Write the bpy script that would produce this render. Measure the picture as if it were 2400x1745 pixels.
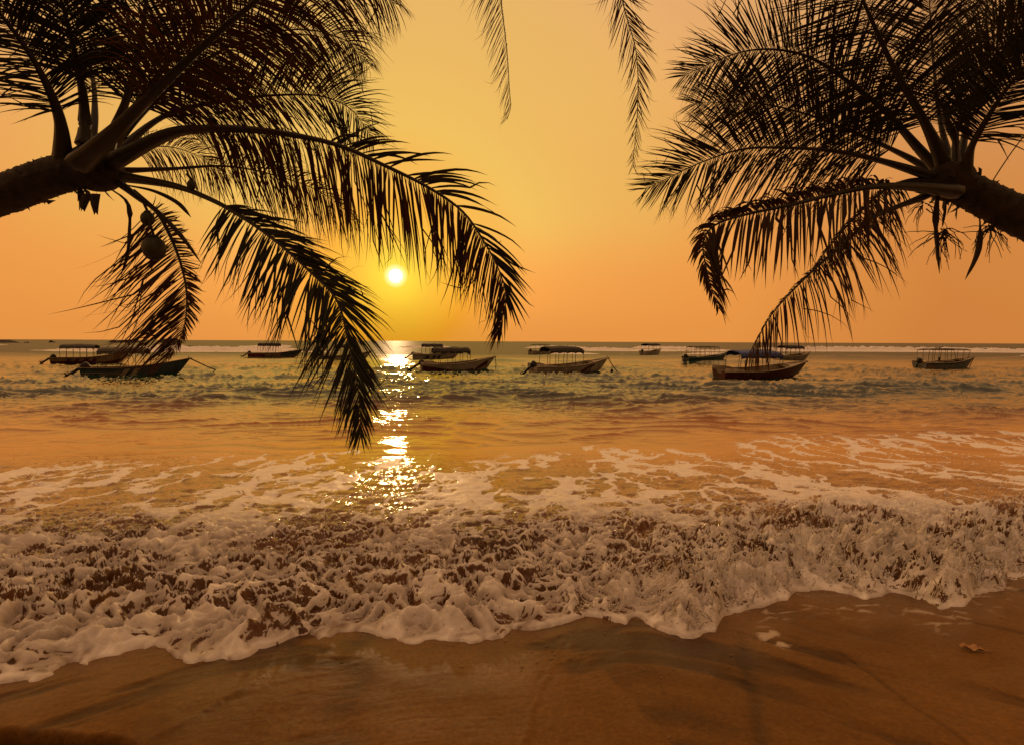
import bpy, math, random
import numpy as np
from mathutils import Vector, Matrix

random.seed(7)
rng = np.random.default_rng(11)
S = bpy.context.scene
COL = S.collection
for o in list(bpy.data.objects):
    bpy.data.objects.remove(o)

# ------------------------------------------------------------------ camera
W0, H0, F0 = 2400.0, 1745.0, 1333.33          # photograph size, focal length in its pixels
EYE = np.array([0.0, 0.0, 2.6])
PITCH, ROLL = math.radians(3.1), math.radians(0.24)
fw = np.array([0.0, math.cos(PITCH), -math.sin(PITCH)])
r0 = np.array([1.0, 0.0, 0.0]); u0 = np.cross(r0, fw)
rt = r0 * math.cos(ROLL) + u0 * math.sin(ROLL)
up = np.cross(rt, fw)
cam_d = bpy.data.cameras.new('camera'); cam_d.lens = 20.0; cam_d.sensor_width = 36.0
cam_d.clip_start = 0.05; cam_d.clip_end = 60000.0
cam = bpy.data.objects.new('camera', cam_d); COL.objects.link(cam)
M = Matrix(((rt[0], up[0], -fw[0], EYE[0]), (rt[1], up[1], -fw[1], EYE[1]), (rt[2], up[2], -fw[2], EYE[2]), (0, 0, 0, 1)))
cam.matrix_world = M
S.camera = cam

def ray(px, py):
    return fw + rt * ((px - W0 / 2) / F0) - up * ((py - H0 / 2) / F0)
def at(px, py, depth):
    return EYE + ray(px, py) * depth
def on_z(px, py, z=0.0):
    r = ray(px, py)
    return EYE + r * ((z - EYE[2]) / r[2])

# ------------------------------------------------------------------ sky, sun, exposure
SUN = ray(927, 647); SUN = SUN / np.linalg.norm(SUN)
SUN_EL = math.asin(SUN[2]); SUN_AZ = math.atan2(SUN[0], SUN[1])
wd = bpy.data.worlds.new('World'); S.world = wd; wd.use_nodes = True
nt = wd.node_tree; nt.nodes.clear()
def N(tree, t, **kw):
    n = tree.nodes.new(t)
    for k, v in kw.items():
        setattr(n, k, v)
    return n
def ramp(tree, stops, interp='LINEAR'):
    n = tree.nodes.new('ShaderNodeValToRGB'); cr = n.color_ramp; cr.interpolation = interp
    while len(cr.elements) < len(stops):
        cr.elements.new(0.5)
    for e, (p, c) in zip(cr.elements, stops):
        e.position = p
        e.color = (c[0], c[1], c[2], 1.0) if hasattr(c, '__len__') else (c, c, c, 1.0)
    return n
def math_n(tree, op, a, b=None, c=None, clamp=False):
    n = tree.nodes.new('ShaderNodeMath'); n.operation = op; n.use_clamp = clamp
    for i, v in enumerate((a, b, c)):
        if v is None: continue
        if isinstance(v, (int, float)): n.inputs[i].default_value = v
        else: tree.links.new(v, n.inputs[i])
    return n.outputs[0]
def mix_c(tree, fac, a, b, mode='MIX'):
    n = tree.nodes.new('ShaderNodeMix'); n.data_type = 'RGBA'; n.blend_type = mode
    for sock, v in ((n.inputs[0], fac), (n.inputs[6], a), (n.inputs[7], b)):
        if isinstance(v, (int, float)): sock.default_value = v
        elif isinstance(v, (tuple, list)): sock.default_value = (v[0], v[1], v[2], 1.0)
        else: tree.links.new(v, sock)
    return n.outputs[2]
L = nt.links
tc = N(nt, 'ShaderNodeTexCoord')
nrm = N(nt, 'ShaderNodeVectorMath', operation='NORMALIZE'); L.new(tc.outputs['Generated'], nrm.inputs[0])
dt = N(nt, 'ShaderNodeVectorMath', operation='DOT_PRODUCT'); L.new(nrm.outputs[0], dt.inputs[0]); dt.inputs[1].default_value = tuple(SUN)
ang = math_n(nt, 'ARCCOSINE', math_n(nt, 'MINIMUM', dt.outputs['Value'], 0.9999999))
deg = math_n(nt, 'MULTIPLY', ang, 180 / math.pi)
sep = N(nt, 'ShaderNodeSeparateXYZ'); L.new(nrm.outputs[0], sep.inputs[0])
elev = math_n(nt, 'MULTIPLY', math_n(nt, 'ARCSINE', sep.outputs[2]), 180 / math.pi)
e01 = math_n(nt, 'DIVIDE', elev, 90.0, clamp=True)
a01 = math_n(nt, 'DIVIDE', deg, 180.0, clamp=True)
# hazy evening air: colour by height above the horizon, dimming away from the sun
base = ramp(nt, [(0.0, (0.86, 0.325, 0.066)), (0.10, (0.89, 0.345, 0.072)), (0.25, (0.90, 0.45, 0.145)), (0.42, (0.82, 0.46, 0.20)), (0.65, (1.10, 0.57, 0.26)), (1.0, (1.16, 0.63, 0.31))])  # overhead stops, out of view, raised to light the foam and sand
L.new(e01, base.inputs[0])
fall = ramp(nt, [(0.0, (1, 1, 1)), (0.18, (0.97, 0.95, 0.93)), (0.27, (0.76, 0.70, 0.72)), (0.36, (0.80, 0.77, 0.80)), (0.50, (0.80, 0.77, 0.80)), (0.64, (0.44, 0.43, 0.46)), (1.0, (0.18, 0.19, 0.22))])
L.new(a01, fall.inputs[0])
sky_c = mix_c(nt, 1.0, base.outputs[0], fall.outputs[0], 'MULTIPLY')
# yellow bloom of the haze above the sun
yel_k = ramp(nt, [(0.0, 1.0), (0.07, 0.95), (0.13, 0.55), (0.19, 0.0)], 'EASE'); L.new(a01, yel_k.inputs[0])
yel_e = ramp(nt, [(0.0, 0.0), (0.055, 0.05), (0.15, 1.0)], 'EASE'); L.new(e01, yel_e.inputs[0])
sky_c = mix_c(nt, math_n(nt, 'MULTIPLY', yel_k.outputs[0], yel_e.outputs[0]), sky_c, (0.81, 0.50, 0.10))
# aureole close round the sun
aur_c = ramp(nt, [(0.0, (0.85, 0.80, 0.10)), (0.08, (0.78, 0.62, 0.03)), (0.22, (0.74, 0.44, 0.02)), (0.45, (0.76, 0.31, 0.012)), (0.8, (0.80, 0.33, 0.03)), (1.0, (0.82, 0.34, 0.05))])
d16 = math_n(nt, 'DIVIDE', deg, 16.0, clamp=True)
L.new(d16, aur_c.inputs[0])
aur_k = ramp(nt, [(0.0, 1.0), (0.4, 0.9), (0.62, 0.45), (0.9, 0.0)], 'EASE'); L.new(d16, aur_k.inputs[0])
sky_c = mix_c(nt, aur_k.outputs[0], sky_c, aur_c.outputs[0])
# a physical sky underneath, seen through the haze
sk = N(nt, 'ShaderNodeTexSky', sky_type='NISHITA')
sk.sun_disc = False; sk.sun_elevation = SUN_EL; sk.sun_rotation = SUN_AZ; sk.dust_density = 6.0; sk.air_density = 1.2
nish = mix_c(nt, 1.0, sk.outputs[0], (0.10, 0.085, 0.06), 'MULTIPLY')
sky_c = mix_c(nt, 0.06, sky_c, nish)
# the sun's disc
disc = ramp(nt, [(0.0, 1.0), (0.28, 1.0), (0.40, 0.22), (0.62, 0.0)], 'EASE')
L.new(math_n(nt, 'DIVIDE', deg, 2.0, clamp=True), disc.inputs[0])
sky_c = mix_c(nt, disc.outputs[0], sky_c, (1.9, 1.7, 1.15))
bg = N(nt, 'ShaderNodeBackground'); bg.inputs[1].default_value = 1.0
L.new(sky_c, bg.inputs[0])
wo = N(nt, 'ShaderNodeOutputWorld'); L.new(bg.outputs[0], wo.inputs[0])

sd = bpy.data.lights.new('sun', 'SUN'); sd.energy = 0.12; sd.angle = math.radians(1.4); sd.color = (1.0, 0.60, 0.30)
so = bpy.data.objects.new('sun', sd); COL.objects.link(so)
so.rotation_euler = Vector((-SUN[0], -SUN[1], -SUN[2])).to_track_quat('-Z', 'Y').to_euler()
so.location = (0, 0, 30)

S.view_settings.view_transform = 'Standard'; S.view_settings.look = 'None'
S.view_settings.exposure = 0.0; S.view_settings.gamma = 1.0; S.view_settings.use_curve_mapping = False
S.render.engine = 'CYCLES'
S.cycles.use_denoising = True
S.cycles.max_bounces = 6; S.cycles.diffuse_bounces = 2; S.cycles.glossy_bounces = 3; S.cycles.transmission_bounces = 3
S.cycles.transparent_max_bounces = 6
S.cycles.sample_clamp_indirect = 4.0

# ------------------------------------------------------------------ numeric noise
_perm = rng.permutation(256).astype(np.int64); _perm = np.concatenate([_perm, _perm])
_ga = rng.random(256) * 2 * np.pi; _gx = np.cos(_ga); _gy = np.sin(_ga)
_wx = rng.random(256); _wy = rng.random(256)
def perlin(x, y, seed=0):
    x = x + seed * 17.31; y = y + seed * 9.17
    xi = np.floor(x).astype(np.int64); yi = np.floor(y).astype(np.int64)
    xf = x - xi; yf = y - yi
    u = xf * xf * xf * (xf * (xf * 6 - 15) + 10); v = yf * yf * yf * (yf * (yf * 6 - 15) + 10)
    def g(ix, iy, dx, dy):
        h = _perm[(_perm[ix & 255] + iy) & 255]
        return _gx[h] * dx + _gy[h] * dy
    a = g(xi, yi, xf, yf); b = g(xi + 1, yi, xf - 1, yf)
    c = g(xi, yi + 1, xf, yf - 1); d = g(xi + 1, yi + 1, xf - 1, yf - 1)
    return ((a + u * (b - a)) * (1 - v) + (c + u * (d - c)) * v) * 1.5
def fbm(x, y, seed=0, o=4, gain=0.5):
    t = 0; a = 1.0; f = 1.0
    for i in range(o):
        t = t + a * perlin(x * f, y * f, seed + i * 3.7); a *= gain; f *= 2.03
    return t
def worley(x, y, seed=0):
    x = x + seed * 13.7; y = y + seed * 5.3
    xi = np.floor(x).astype(np.int64); yi = np.floor(y).astype(np.int64)
    f1 = np.full(x.shape, 9.0); f2 = np.full(x.shape, 9.0)
    for dx in (-1, 0, 1):
        for dy in (-1, 0, 1):
            cx = xi + dx; cy = yi + dy
            h = _perm[(_perm[cx & 255] + cy) & 255]
            d = np.hypot(cx + _wx[h] - x, cy + _wy[h] - y)
            f2 = np.minimum(f2, np.maximum(f1, d)); f1 = np.minimum(f1, d)
    return f1, f2
def ss(a, b, x):
    t = np.clip((x - a) / (b - a), 0, 1); return t * t * (3 - 2 * t)

# ------------------------------------------------------------------ mesh helpers
def mesh_np(name, V, F, attrs=None, smooth=True):
    """V (n,3), F (m,k) with one k for all faces"""
    V = np.asarray(V, dtype=np.float32); F = np.asarray(F, dtype=np.int32)
    me = bpy.data.meshes.new(name)
    k = F.shape[1]
    me.vertices.add(len(V)); me.vertices.foreach_set('co', V.ravel())
    me.loops.add(F.size); me.loops.foreach_set('vertex_index', F.ravel())
    me.polygons.add(len(F))
    me.polygons.foreach_set('loop_start', np.arange(0, F.size, k, dtype=np.int32))
    if smooth: me.polygons.foreach_set('use_smooth', np.ones(len(F), dtype=bool))
    me.update(calc_edges=True)
    for a, vals in (attrs or {}).items():
        at_ = me.attributes.new(a, 'FLOAT', 'POINT'); at_.data.foreach_set('value', np.asarray(vals, dtype=np.float32))
    return me
def link(name, me, mat=None, parent=None, **props):
    o = bpy.data.objects.new(name, me)
    COL.objects.link(o)
    if mat is not None and me is not None and len(me.materials) == 0: me.materials.append(mat)
    if parent is not None: o.parent = parent
    for k, v in props.items(): o[k] = v
    return o
def thing(name, label, cat, loc=(0, 0, 0), rot=(0, 0, 0), group=None):
    o = bpy.data.objects.new(name, None); COL.objects.link(o); o.empty_display_size = 0.2
    o.location = tuple(loc); o.rotation_euler = rot; o['label'] = label; o['category'] = cat
    if group: o['group'] = group
    return o
class MB:
    """collects pieces into one mesh (mixed faces)"""
    def __init__(self): self.v = []; self.f = []
    def add(self, V, F):
        b = len(self.v); self.v.extend([tuple(map(float, p)) for p in V]); self.f.extend([tuple(i + b for i in f) for f in F])
    def grid(self, P):
        n, m = len(P), len(P[0])
        self.add([p for row in P for p in row], [(i * m + j, i * m + j + 1, (i + 1) * m + j + 1, (i + 1) * m + j) for i in range(n - 1) for j in range(m - 1)])
    def tube(self, pts, r, n=6, cap=True, flat=1.0, upv=(0, 0, 1)):
        pts = [np.asarray(p, float) for p in pts]
        rs = r if hasattr(r, '__len__') else [r] * len(pts)
        rows = []
        for i, p in enumerate(pts):
            t = pts[min(i + 1, len(pts) - 1)] - pts[max(i - 1, 0)]; t = t / (np.linalg.norm(t) + 1e-9)
            a = np.cross(t, upv)
            if np.linalg.norm(a) < 1e-3: a = np.cross(t, (1, 0, 0))
            a = a / np.linalg.norm(a); b = np.cross(a, t)
            rows.append([p + rs[i] * (math.cos(2 * math.pi * k / n) * a + flat * math.sin(2 * math.pi * k / n) * b) for k in range(n)])
        self.add([q for row in rows for q in row],
                 [(i * n + k, i * n + (k + 1) % n, (i + 1) * n + (k + 1) % n, (i + 1) * n + k) for i in range(len(rows) - 1) for k in range(n)]
                 + ([tuple(range(n))[::-1], tuple((len(rows) - 1) * n + k for k in range(n))] if cap else []))
    def box(self, c, s, taper=1.0):
        x, y, z = c; a, b, h = s[0] / 2, s[1] / 2, s[2] / 2
        V = [(x - a, y - b, z - h), (x + a, y - b, z - h), (x + a, y + b, z - h), (x - a, y + b, z - h),
             (x - a * taper, y - b * taper, z + h), (x + a * taper, y - b * taper, z + h), (x + a * taper, y + b * taper, z + h), (x - a * taper, y + b * taper, z + h)]
        self.add(V, [(3, 2, 1, 0), (4, 5, 6, 7), (0, 1, 5, 4), (1, 2, 6, 5), (2, 3, 7, 6), (3, 0, 4, 7)])
    def ball(self, c, r, nu=10, nv=7, noise=0.0):
        c = np.asarray(c, float); r = np.asarray(r if hasattr(r, '__len__') else (r, r, r), float)
        V = [c + r * np.array((0, 0, -1))]; 
        for j in range(1, nv):
            ph = -math.pi / 2 + math.pi * j / nv
            for i in range(nu):
                th = 2 * math.pi * i / nu; k = 1 + noise * random.uniform(-1, 1)
                V.append(c + r * k * np.array((math.cos(ph) * math.cos(th), math.cos(ph) * math.sin(th), math.sin(ph))))
        V.append(c + r * np.array((0, 0, 1)))
        F = [(0, 1 + (i + 1) % nu, 1 + i) for i in range(nu)]
        for j in range(nv - 2):
            F += [(1 + j * nu + i, 1 + j * nu + (i + 1) % nu, 1 + (j + 1) * nu + (i + 1) % nu, 1 + (j + 1) * nu + i) for i in range(nu)]
        t = len(V) - 1; F += [(t, 1 + (nv - 2) * nu + i, 1 + (nv - 2) * nu + (i + 1) % nu) for i in range(nu)]
        self.add(V, F)
    def build(self, name, mat, parent=None, smooth=True, **props):
        me = bpy.data.meshes.new(name); me.from_pydata(self.v, [], self.f)
        if smooth: me.polygons.foreach_set('use_smooth', [True] * len(me.polygons))
        me.update()
        return link(name, me, mat, parent, **props)
def catmull(P, n):
    P = np.asarray(P, float); P = np.vstack([2 * P[0] - P[1], P, 2 * P[-1] - P[-2]])
    k = len(P) - 3; out = []
    for q in np.linspace(0, k - 1e-6, n):
        i = int(q); t = q - i; a, b, c, d = P[i:i + 4]
        out.append(0.5 * ((2 * b) + (-a + c) * t + (2 * a - 5 * b + 4 * c - d) * t * t + (-a + 3 * b - 3 * c + d) * t ** 3))
    return np.array(out)

# ------------------------------------------------------------------ materials
def mat_new(name):
    m = bpy.data.materials.new(name); m.use_nodes = True
    t = m.node_tree; return m, t, t.nodes['Principled BSDF']
def simple(name, col, rough=0.6, var=0.25, scale=6.0, bump=0.0, spec=0.5, coords='Object', col2=None):
    m, t, p = mat_new(name)
    c = t.nodes.new('ShaderNodeTexCoord'); n = t.nodes.new('ShaderNodeTexNoise')
    n.inputs['Scale'].default_value = scale; n.inputs['Detail'].default_value = 5
    t.links.new(c.outputs[coords], n.inputs['Vector'])
    dark = col2 or tuple(x * (1 - var) for x in col); lite = tuple(min(1, x * (1 + var)) for x in col)
    r = ramp(t, [(0.32, dark), (0.68, lite)]); t.links.new(n.outputs[0], r.inputs[0])
    t.links.new(r.outputs[0], p.inputs['Base Color'])
    p.inputs['Roughness'].default_value = rough; p.inputs['Specular IOR Level'].default_value = spec
    if bump:
        b = t.nodes.new('ShaderNodeBump'); b.inputs['Strength'].default_value = bump; b.inputs['Distance'].default_value = 0.02
        t.links.new(n.outputs[0], b.inputs['Height']); t.links.new(b.outputs[0], p.inputs['Normal'])
    return m
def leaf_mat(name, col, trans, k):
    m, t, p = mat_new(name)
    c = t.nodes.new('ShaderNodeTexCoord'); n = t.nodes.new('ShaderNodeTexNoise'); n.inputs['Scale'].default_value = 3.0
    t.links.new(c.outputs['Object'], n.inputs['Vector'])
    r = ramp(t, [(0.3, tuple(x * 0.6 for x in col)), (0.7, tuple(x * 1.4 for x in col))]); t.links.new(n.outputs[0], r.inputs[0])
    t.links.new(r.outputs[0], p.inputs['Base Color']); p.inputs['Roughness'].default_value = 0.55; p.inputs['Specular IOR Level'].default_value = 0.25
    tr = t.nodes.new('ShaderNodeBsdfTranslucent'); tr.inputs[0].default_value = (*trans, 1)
    mx = t.nodes.new('ShaderNodeMixShader'); mx.inputs[0].default_value = k
    t.links.new(p.outputs[0], mx.inputs[1]); t.links.new(tr.outputs[0], mx.inputs[2])
    t.links.new(mx.outputs[0], t.nodes['Material Output'].inputs[0])
    return m
def water_mat():
    m, t, p = mat_new('sea_water'); l = t.links
    def attr(a):
        n = t.nodes.new('ShaderNodeAttribute'); n.attribute_name = a; return n.outputs['Fac']
    foam, murk, chop = attr('foam'), attr('murk'), attr('chop')
    geo = t.nodes.new('ShaderNodeNewGeometry')
    def noise(scale, detail=3, stretch=(1, 1, 1), rough=0.55):
        mp = t.nodes.new('ShaderNodeMapping'); mp.inputs['Scale'].default_value = stretch
        l.new(geo.outputs['Position'], mp.inputs['Vector'])
        n = t.nodes.new('ShaderNodeTexNoise'); n.inputs['Scale'].default_value = scale
        n.inputs['Detail'].default_value = detail; n.inputs['Roughness'].default_value = rough
        l.new(mp.outputs[0], n.inputs['Vector']); return n.outputs[0]
    # water body
    nm = noise(0.9, 3, (1, 0.6, 1))
    brown = ramp(t, [(0.3, (0.070, 0.027, 0.006)), (0.7, (0.16, 0.062, 0.012))]); l.new(nm, brown.inputs[0])
    body = mix_c(t, murk, (0.006, 0.026, 0.020), brown.outputs[0])
    body = mix_c(t, attr('silt'), body, (0.46, 0.170, 0.008))
    l.new(body, p.inputs['Base Color'])
    l.new(attr('rough'), p.inputs['Roughness']); p.inputs['IOR'].default_value = 1.40
    n1 = noise(2.2, 5, (0.6, 1.2, 1)); n2 = noise(16.0, 3, (0.8, 1.1, 1))
    hsum = math_n(t, 'MULTIPLY_ADD', n2, 0.16, n1)
    b = t.nodes.new('ShaderNodeBump'); b.inputs['Distance'].default_value = 0.16
    l.new(hsum, b.inputs['Height']); l.new(chop, b.inputs['Strength']); l.new(b.outputs[0], p.inputs['Normal'])
    # foam
    fp = t.nodes.new('ShaderNodeBsdfPrincipled')
    vz = t.nodes.new('ShaderNodeTexVoronoi'); vz.inputs['Scale'].default_value = 85.0; l.new(geo.outputs['Position'], vz.inputs['Vector'])
    nf = noise(9.0, 4)
    fcol = ramp(t, [(0.25, (0.82, 0.76, 0.72)), (0.65, (0.95, 0.93, 0.91))]); l.new(nf, fcol.inputs[0])
    l.new(mix_c(t, attr('thick_shade'), (0.15, 0.070, 0.028), fcol.outputs[0]), fp.inputs['Base Color']); fp.inputs['Roughness'].default_value = 0.38  # thin end is brown and also paints in the shade of the hollows
    fp.inputs['Specular IOR Level'].default_value = 0.5
    nb = noise(60.0, 4)
    fh = math_n(t, 'MULTIPLY_ADD', vz.outputs['Distance'], 0.6, nb)
    fb = t.nodes.new('ShaderNodeBump'); fb.inputs['Strength'].default_value = 0.35; fb.inputs['Distance'].default_value = 0.012
    l.new(fh, fb.inputs['Height']); l.new(fb.outputs[0], fp.inputs['Normal'])
    # ragged foam edge with pinholes
    ne = noise(38.0, 4)
    fm = math_n(t, 'ADD', foam, math_n(t, 'MULTIPLY_ADD', ne, 0.9, -0.45))
    fr = ramp(t, [(0.38, 0.0), (0.62, 1.0)], 'EASE'); l.new(fm, fr.inputs[0])
    mx = t.nodes.new('ShaderNodeMixShader'); l.new(fr.outputs[0], mx.inputs[0])
    l.new(p.outputs[0], mx.inputs[1]); l.new(fp.outputs[0], mx.inputs[2])
    l.new(mx.outputs[0], t.nodes['Material Output'].inputs[0])
    return m
def sand_mat():
    m, t, p = mat_new('wet_sand'); l = t.links
    a = t.nodes.new('ShaderNodeAttribute'); a.attribute_name = 'streak'
    w = t.nodes.new('ShaderNodeAttribute'); w.attribute_name = 'film'
    geo = t.nodes.new('ShaderNodeNewGeometry')
    def noise(scale, d=4):
        n = t.nodes.new('ShaderNodeTexNoise'); n.inputs['Scale'].default_value = scale; n.inputs['Detail'].default_value = d
        l.new(geo.outputs['Position'], n.inputs['Vector']); return n.outputs[0]
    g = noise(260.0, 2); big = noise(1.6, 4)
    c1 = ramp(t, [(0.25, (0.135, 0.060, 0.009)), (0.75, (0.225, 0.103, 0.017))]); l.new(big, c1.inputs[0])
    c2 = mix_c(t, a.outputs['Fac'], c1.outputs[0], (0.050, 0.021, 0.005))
    gr = ramp(t, [(0.3, (0.72, 0.72, 0.72)), (0.7, (1.2, 1.2, 1.2))]); l.new(g, gr.inputs[0])
    c3 = mix_c(t, 1.0, c2, gr.outputs[0], 'MULTIPLY')
    g2 = ramp(t, [(0.35, (0.80, 0.78, 0.74)), (0.65, (1.14, 1.14, 1.12))]); l.new(noise(46.0, 5), g2.inputs[0])
    c3 = mix_c(t, 1.0, c3, g2.outputs[0], 'MULTIPLY')
    c4 = mix_c(t, w.outputs['Fac'], c3, (0.62, 0.52, 0.42))
    l.new(c4, p.inputs['Base Color'])
    rr = ramp(t, [(0.3, 0.40), (0.7, 0.58)]); l.new(noise(5.0), rr.inputs[0])
    wt = t.nodes.new('ShaderNodeAttribute'); wt.attribute_name = 'wet'
    l.new(math_n(t, 'MULTIPLY_ADD', wt.outputs['Fac'], -0.22, rr.outputs[0]), p.inputs['Roughness'])
    l.new(math_n(t, 'MULTIPLY_ADD', wt.outputs['Fac'], 0.20, 0.30), p.inputs['Specular IOR Level'])
    p.inputs['IOR'].default_value = 1.33
    b = t.nodes.new('ShaderNodeBump'); b.inputs['Strength'].default_value = 0.45; b.inputs['Distance'].default_value = 0.005
    l.new(math_n(t, 'MULTIPLY_ADD', noise(22.0, 6), 2.6, g), b.inputs['Height']); l.new(b.outputs[0], p.inputs['Normal'])
    return m
MAT = {}
MAT['water'] = water_mat(); MAT['sand'] = sand_mat()
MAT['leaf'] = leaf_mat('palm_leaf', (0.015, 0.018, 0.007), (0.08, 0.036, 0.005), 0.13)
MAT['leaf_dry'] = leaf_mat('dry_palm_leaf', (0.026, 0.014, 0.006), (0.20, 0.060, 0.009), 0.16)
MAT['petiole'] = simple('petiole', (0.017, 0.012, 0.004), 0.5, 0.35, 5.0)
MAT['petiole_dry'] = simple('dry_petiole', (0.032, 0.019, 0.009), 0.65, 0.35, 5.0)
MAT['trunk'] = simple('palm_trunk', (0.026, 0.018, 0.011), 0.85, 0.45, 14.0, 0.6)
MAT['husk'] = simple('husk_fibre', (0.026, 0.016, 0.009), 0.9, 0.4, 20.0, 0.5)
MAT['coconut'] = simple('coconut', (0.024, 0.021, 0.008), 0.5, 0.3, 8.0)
MAT['cream'] = simple('cream_paint', (0.38, 0.33, 0.25), 0.45, 0.12, 2.5, col2=(0.24, 0.19, 0.12))
MAT['white'] = simple('white_paint', (0.38, 0.35, 0.30), 0.45, 0.12, 2.0, col2=(0.26, 0.22, 0.17))
MAT['maroon'] = simple('maroon_paint', (0.085, 0.018, 0.014), 0.4, 0.25, 2.0)
MAT['red'] = simple('red_paint', (0.17, 0.030, 0.020), 0.45, 0.25, 2.0)
MAT['blue'] = simple('blue_paint', (0.040, 0.065, 0.085), 0.45, 0.25, 2.0)
MAT['green'] = simple('green_paint', (0.030, 0.060, 0.052), 0.45, 0.25, 2.0)
MAT['greyblue'] = simple('faded_blue_paint', (0.16, 0.17, 0.17), 0.55, 0.3, 3.0)
MAT['tan'] = simple('tan_paint', (0.22, 0.15, 0.085), 0.5, 0.25, 2.0)
MAT['black'] = simple('black_paint', (0.012, 0.012, 0.013), 0.4, 0.2, 3.0)
MAT['tarp_dark'] = simple('dark_tarp', (0.030, 0.028, 0.026), 0.7, 0.3, 3.0, 0.3)
MAT['tarp_grey'] = simple('grey_tarp', (0.10, 0.095, 0.085), 0.75, 0.25, 3.0, 0.3)
MAT['tarp_blue'] = simple('blue_tarp', (0.018, 0.050, 0.22), 0.55, 0.35, 3.0, 0.3)
MAT['pole'] = simple('steel_pole', (0.12, 0.10, 0.08), 0.45, 0.2, 4.0)
MAT['motor'] = simple('motor_casing', (0.020, 0.019, 0.018), 0.4, 0.2, 5.0)
MAT['rope'] = simple('rope', (0.05, 0.038, 0.026), 0.9, 0.3, 30.0)
MAT['rock'] = simple('sea_rock', (0.045, 0.036, 0.030), 0.85, 0.4, 0.4, 0.5)
MAT['wood'] = simple('boat_wood', (0.20, 0.13, 0.075), 0.7, 0.3, 5.0)
MAT['foam'] = simple('spray_foam', (0.74, 0.70, 0.65), 0.35, 0.08, 30.0)
MAT['brown_water'] = simple('sandy_splash', (0.62, 0.44, 0.29), 0.3, 0.3, 14.0)
MAT['bottle'] = simple('yellow_float', (0.40, 0.45, 0.03), 0.4, 0.1, 5.0)

# ------------------------------------------------------------------ beach and sea
FRONT = [(-500, 1625), (-250, 1600), (0, 1600), (69, 1595), (116, 1579), (159, 1553), (201, 1555), (254, 1540), (296, 1524), (339, 1521), (360, 1510),
         (386, 1521), (410, 1544), (439, 1553), (492, 1540), (566, 1540), (608, 1513), (651, 1508), (688, 1487), (725, 1479), (746, 1497),
         (778, 1492), (794, 1479), (852, 1474), (899, 1497), (968, 1508), (1005, 1500), (1111, 1503), (1180, 1492), (1200, 1471), (1253, 1476),
         (1300, 1460), (1338, 1450), (1375, 1439), (1422, 1450), (1465, 1455), (1491, 1439), (1528, 1460), (1570, 1481), (1623, 1492), (1676, 1480),
         (1694, 1440), (1755, 1428), (1845, 1402), (1867, 1381), (1941, 1381), (2031, 1402), (2099, 1386), (2168, 1407), (2205, 1428), (2263, 1418),
         (2290, 1391), (2353, 1381), (2364, 1360), (2400, 1354), (2650, 1335), (2900, 1350)]
def sand_base(y):
    return np.where(y < 12, 1.0 - 0.1 * (y - 2.2), 0.02 - 0.06 * (y - 12))
def _front():
    us, ys = [], []
    for px, py in FRONT:
        r = ray(px, py)       # meet z = 1.22 - 0.1 y
        k = (EYE[2] - 1.22) / (-r[2] - 0.1 * r[1])
        p = EYE + r * k
        us.append(p[0] / p[1]); ys.append(p[1])
    return np.array(us), np.array(ys)
FU, FY = _front()

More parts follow.
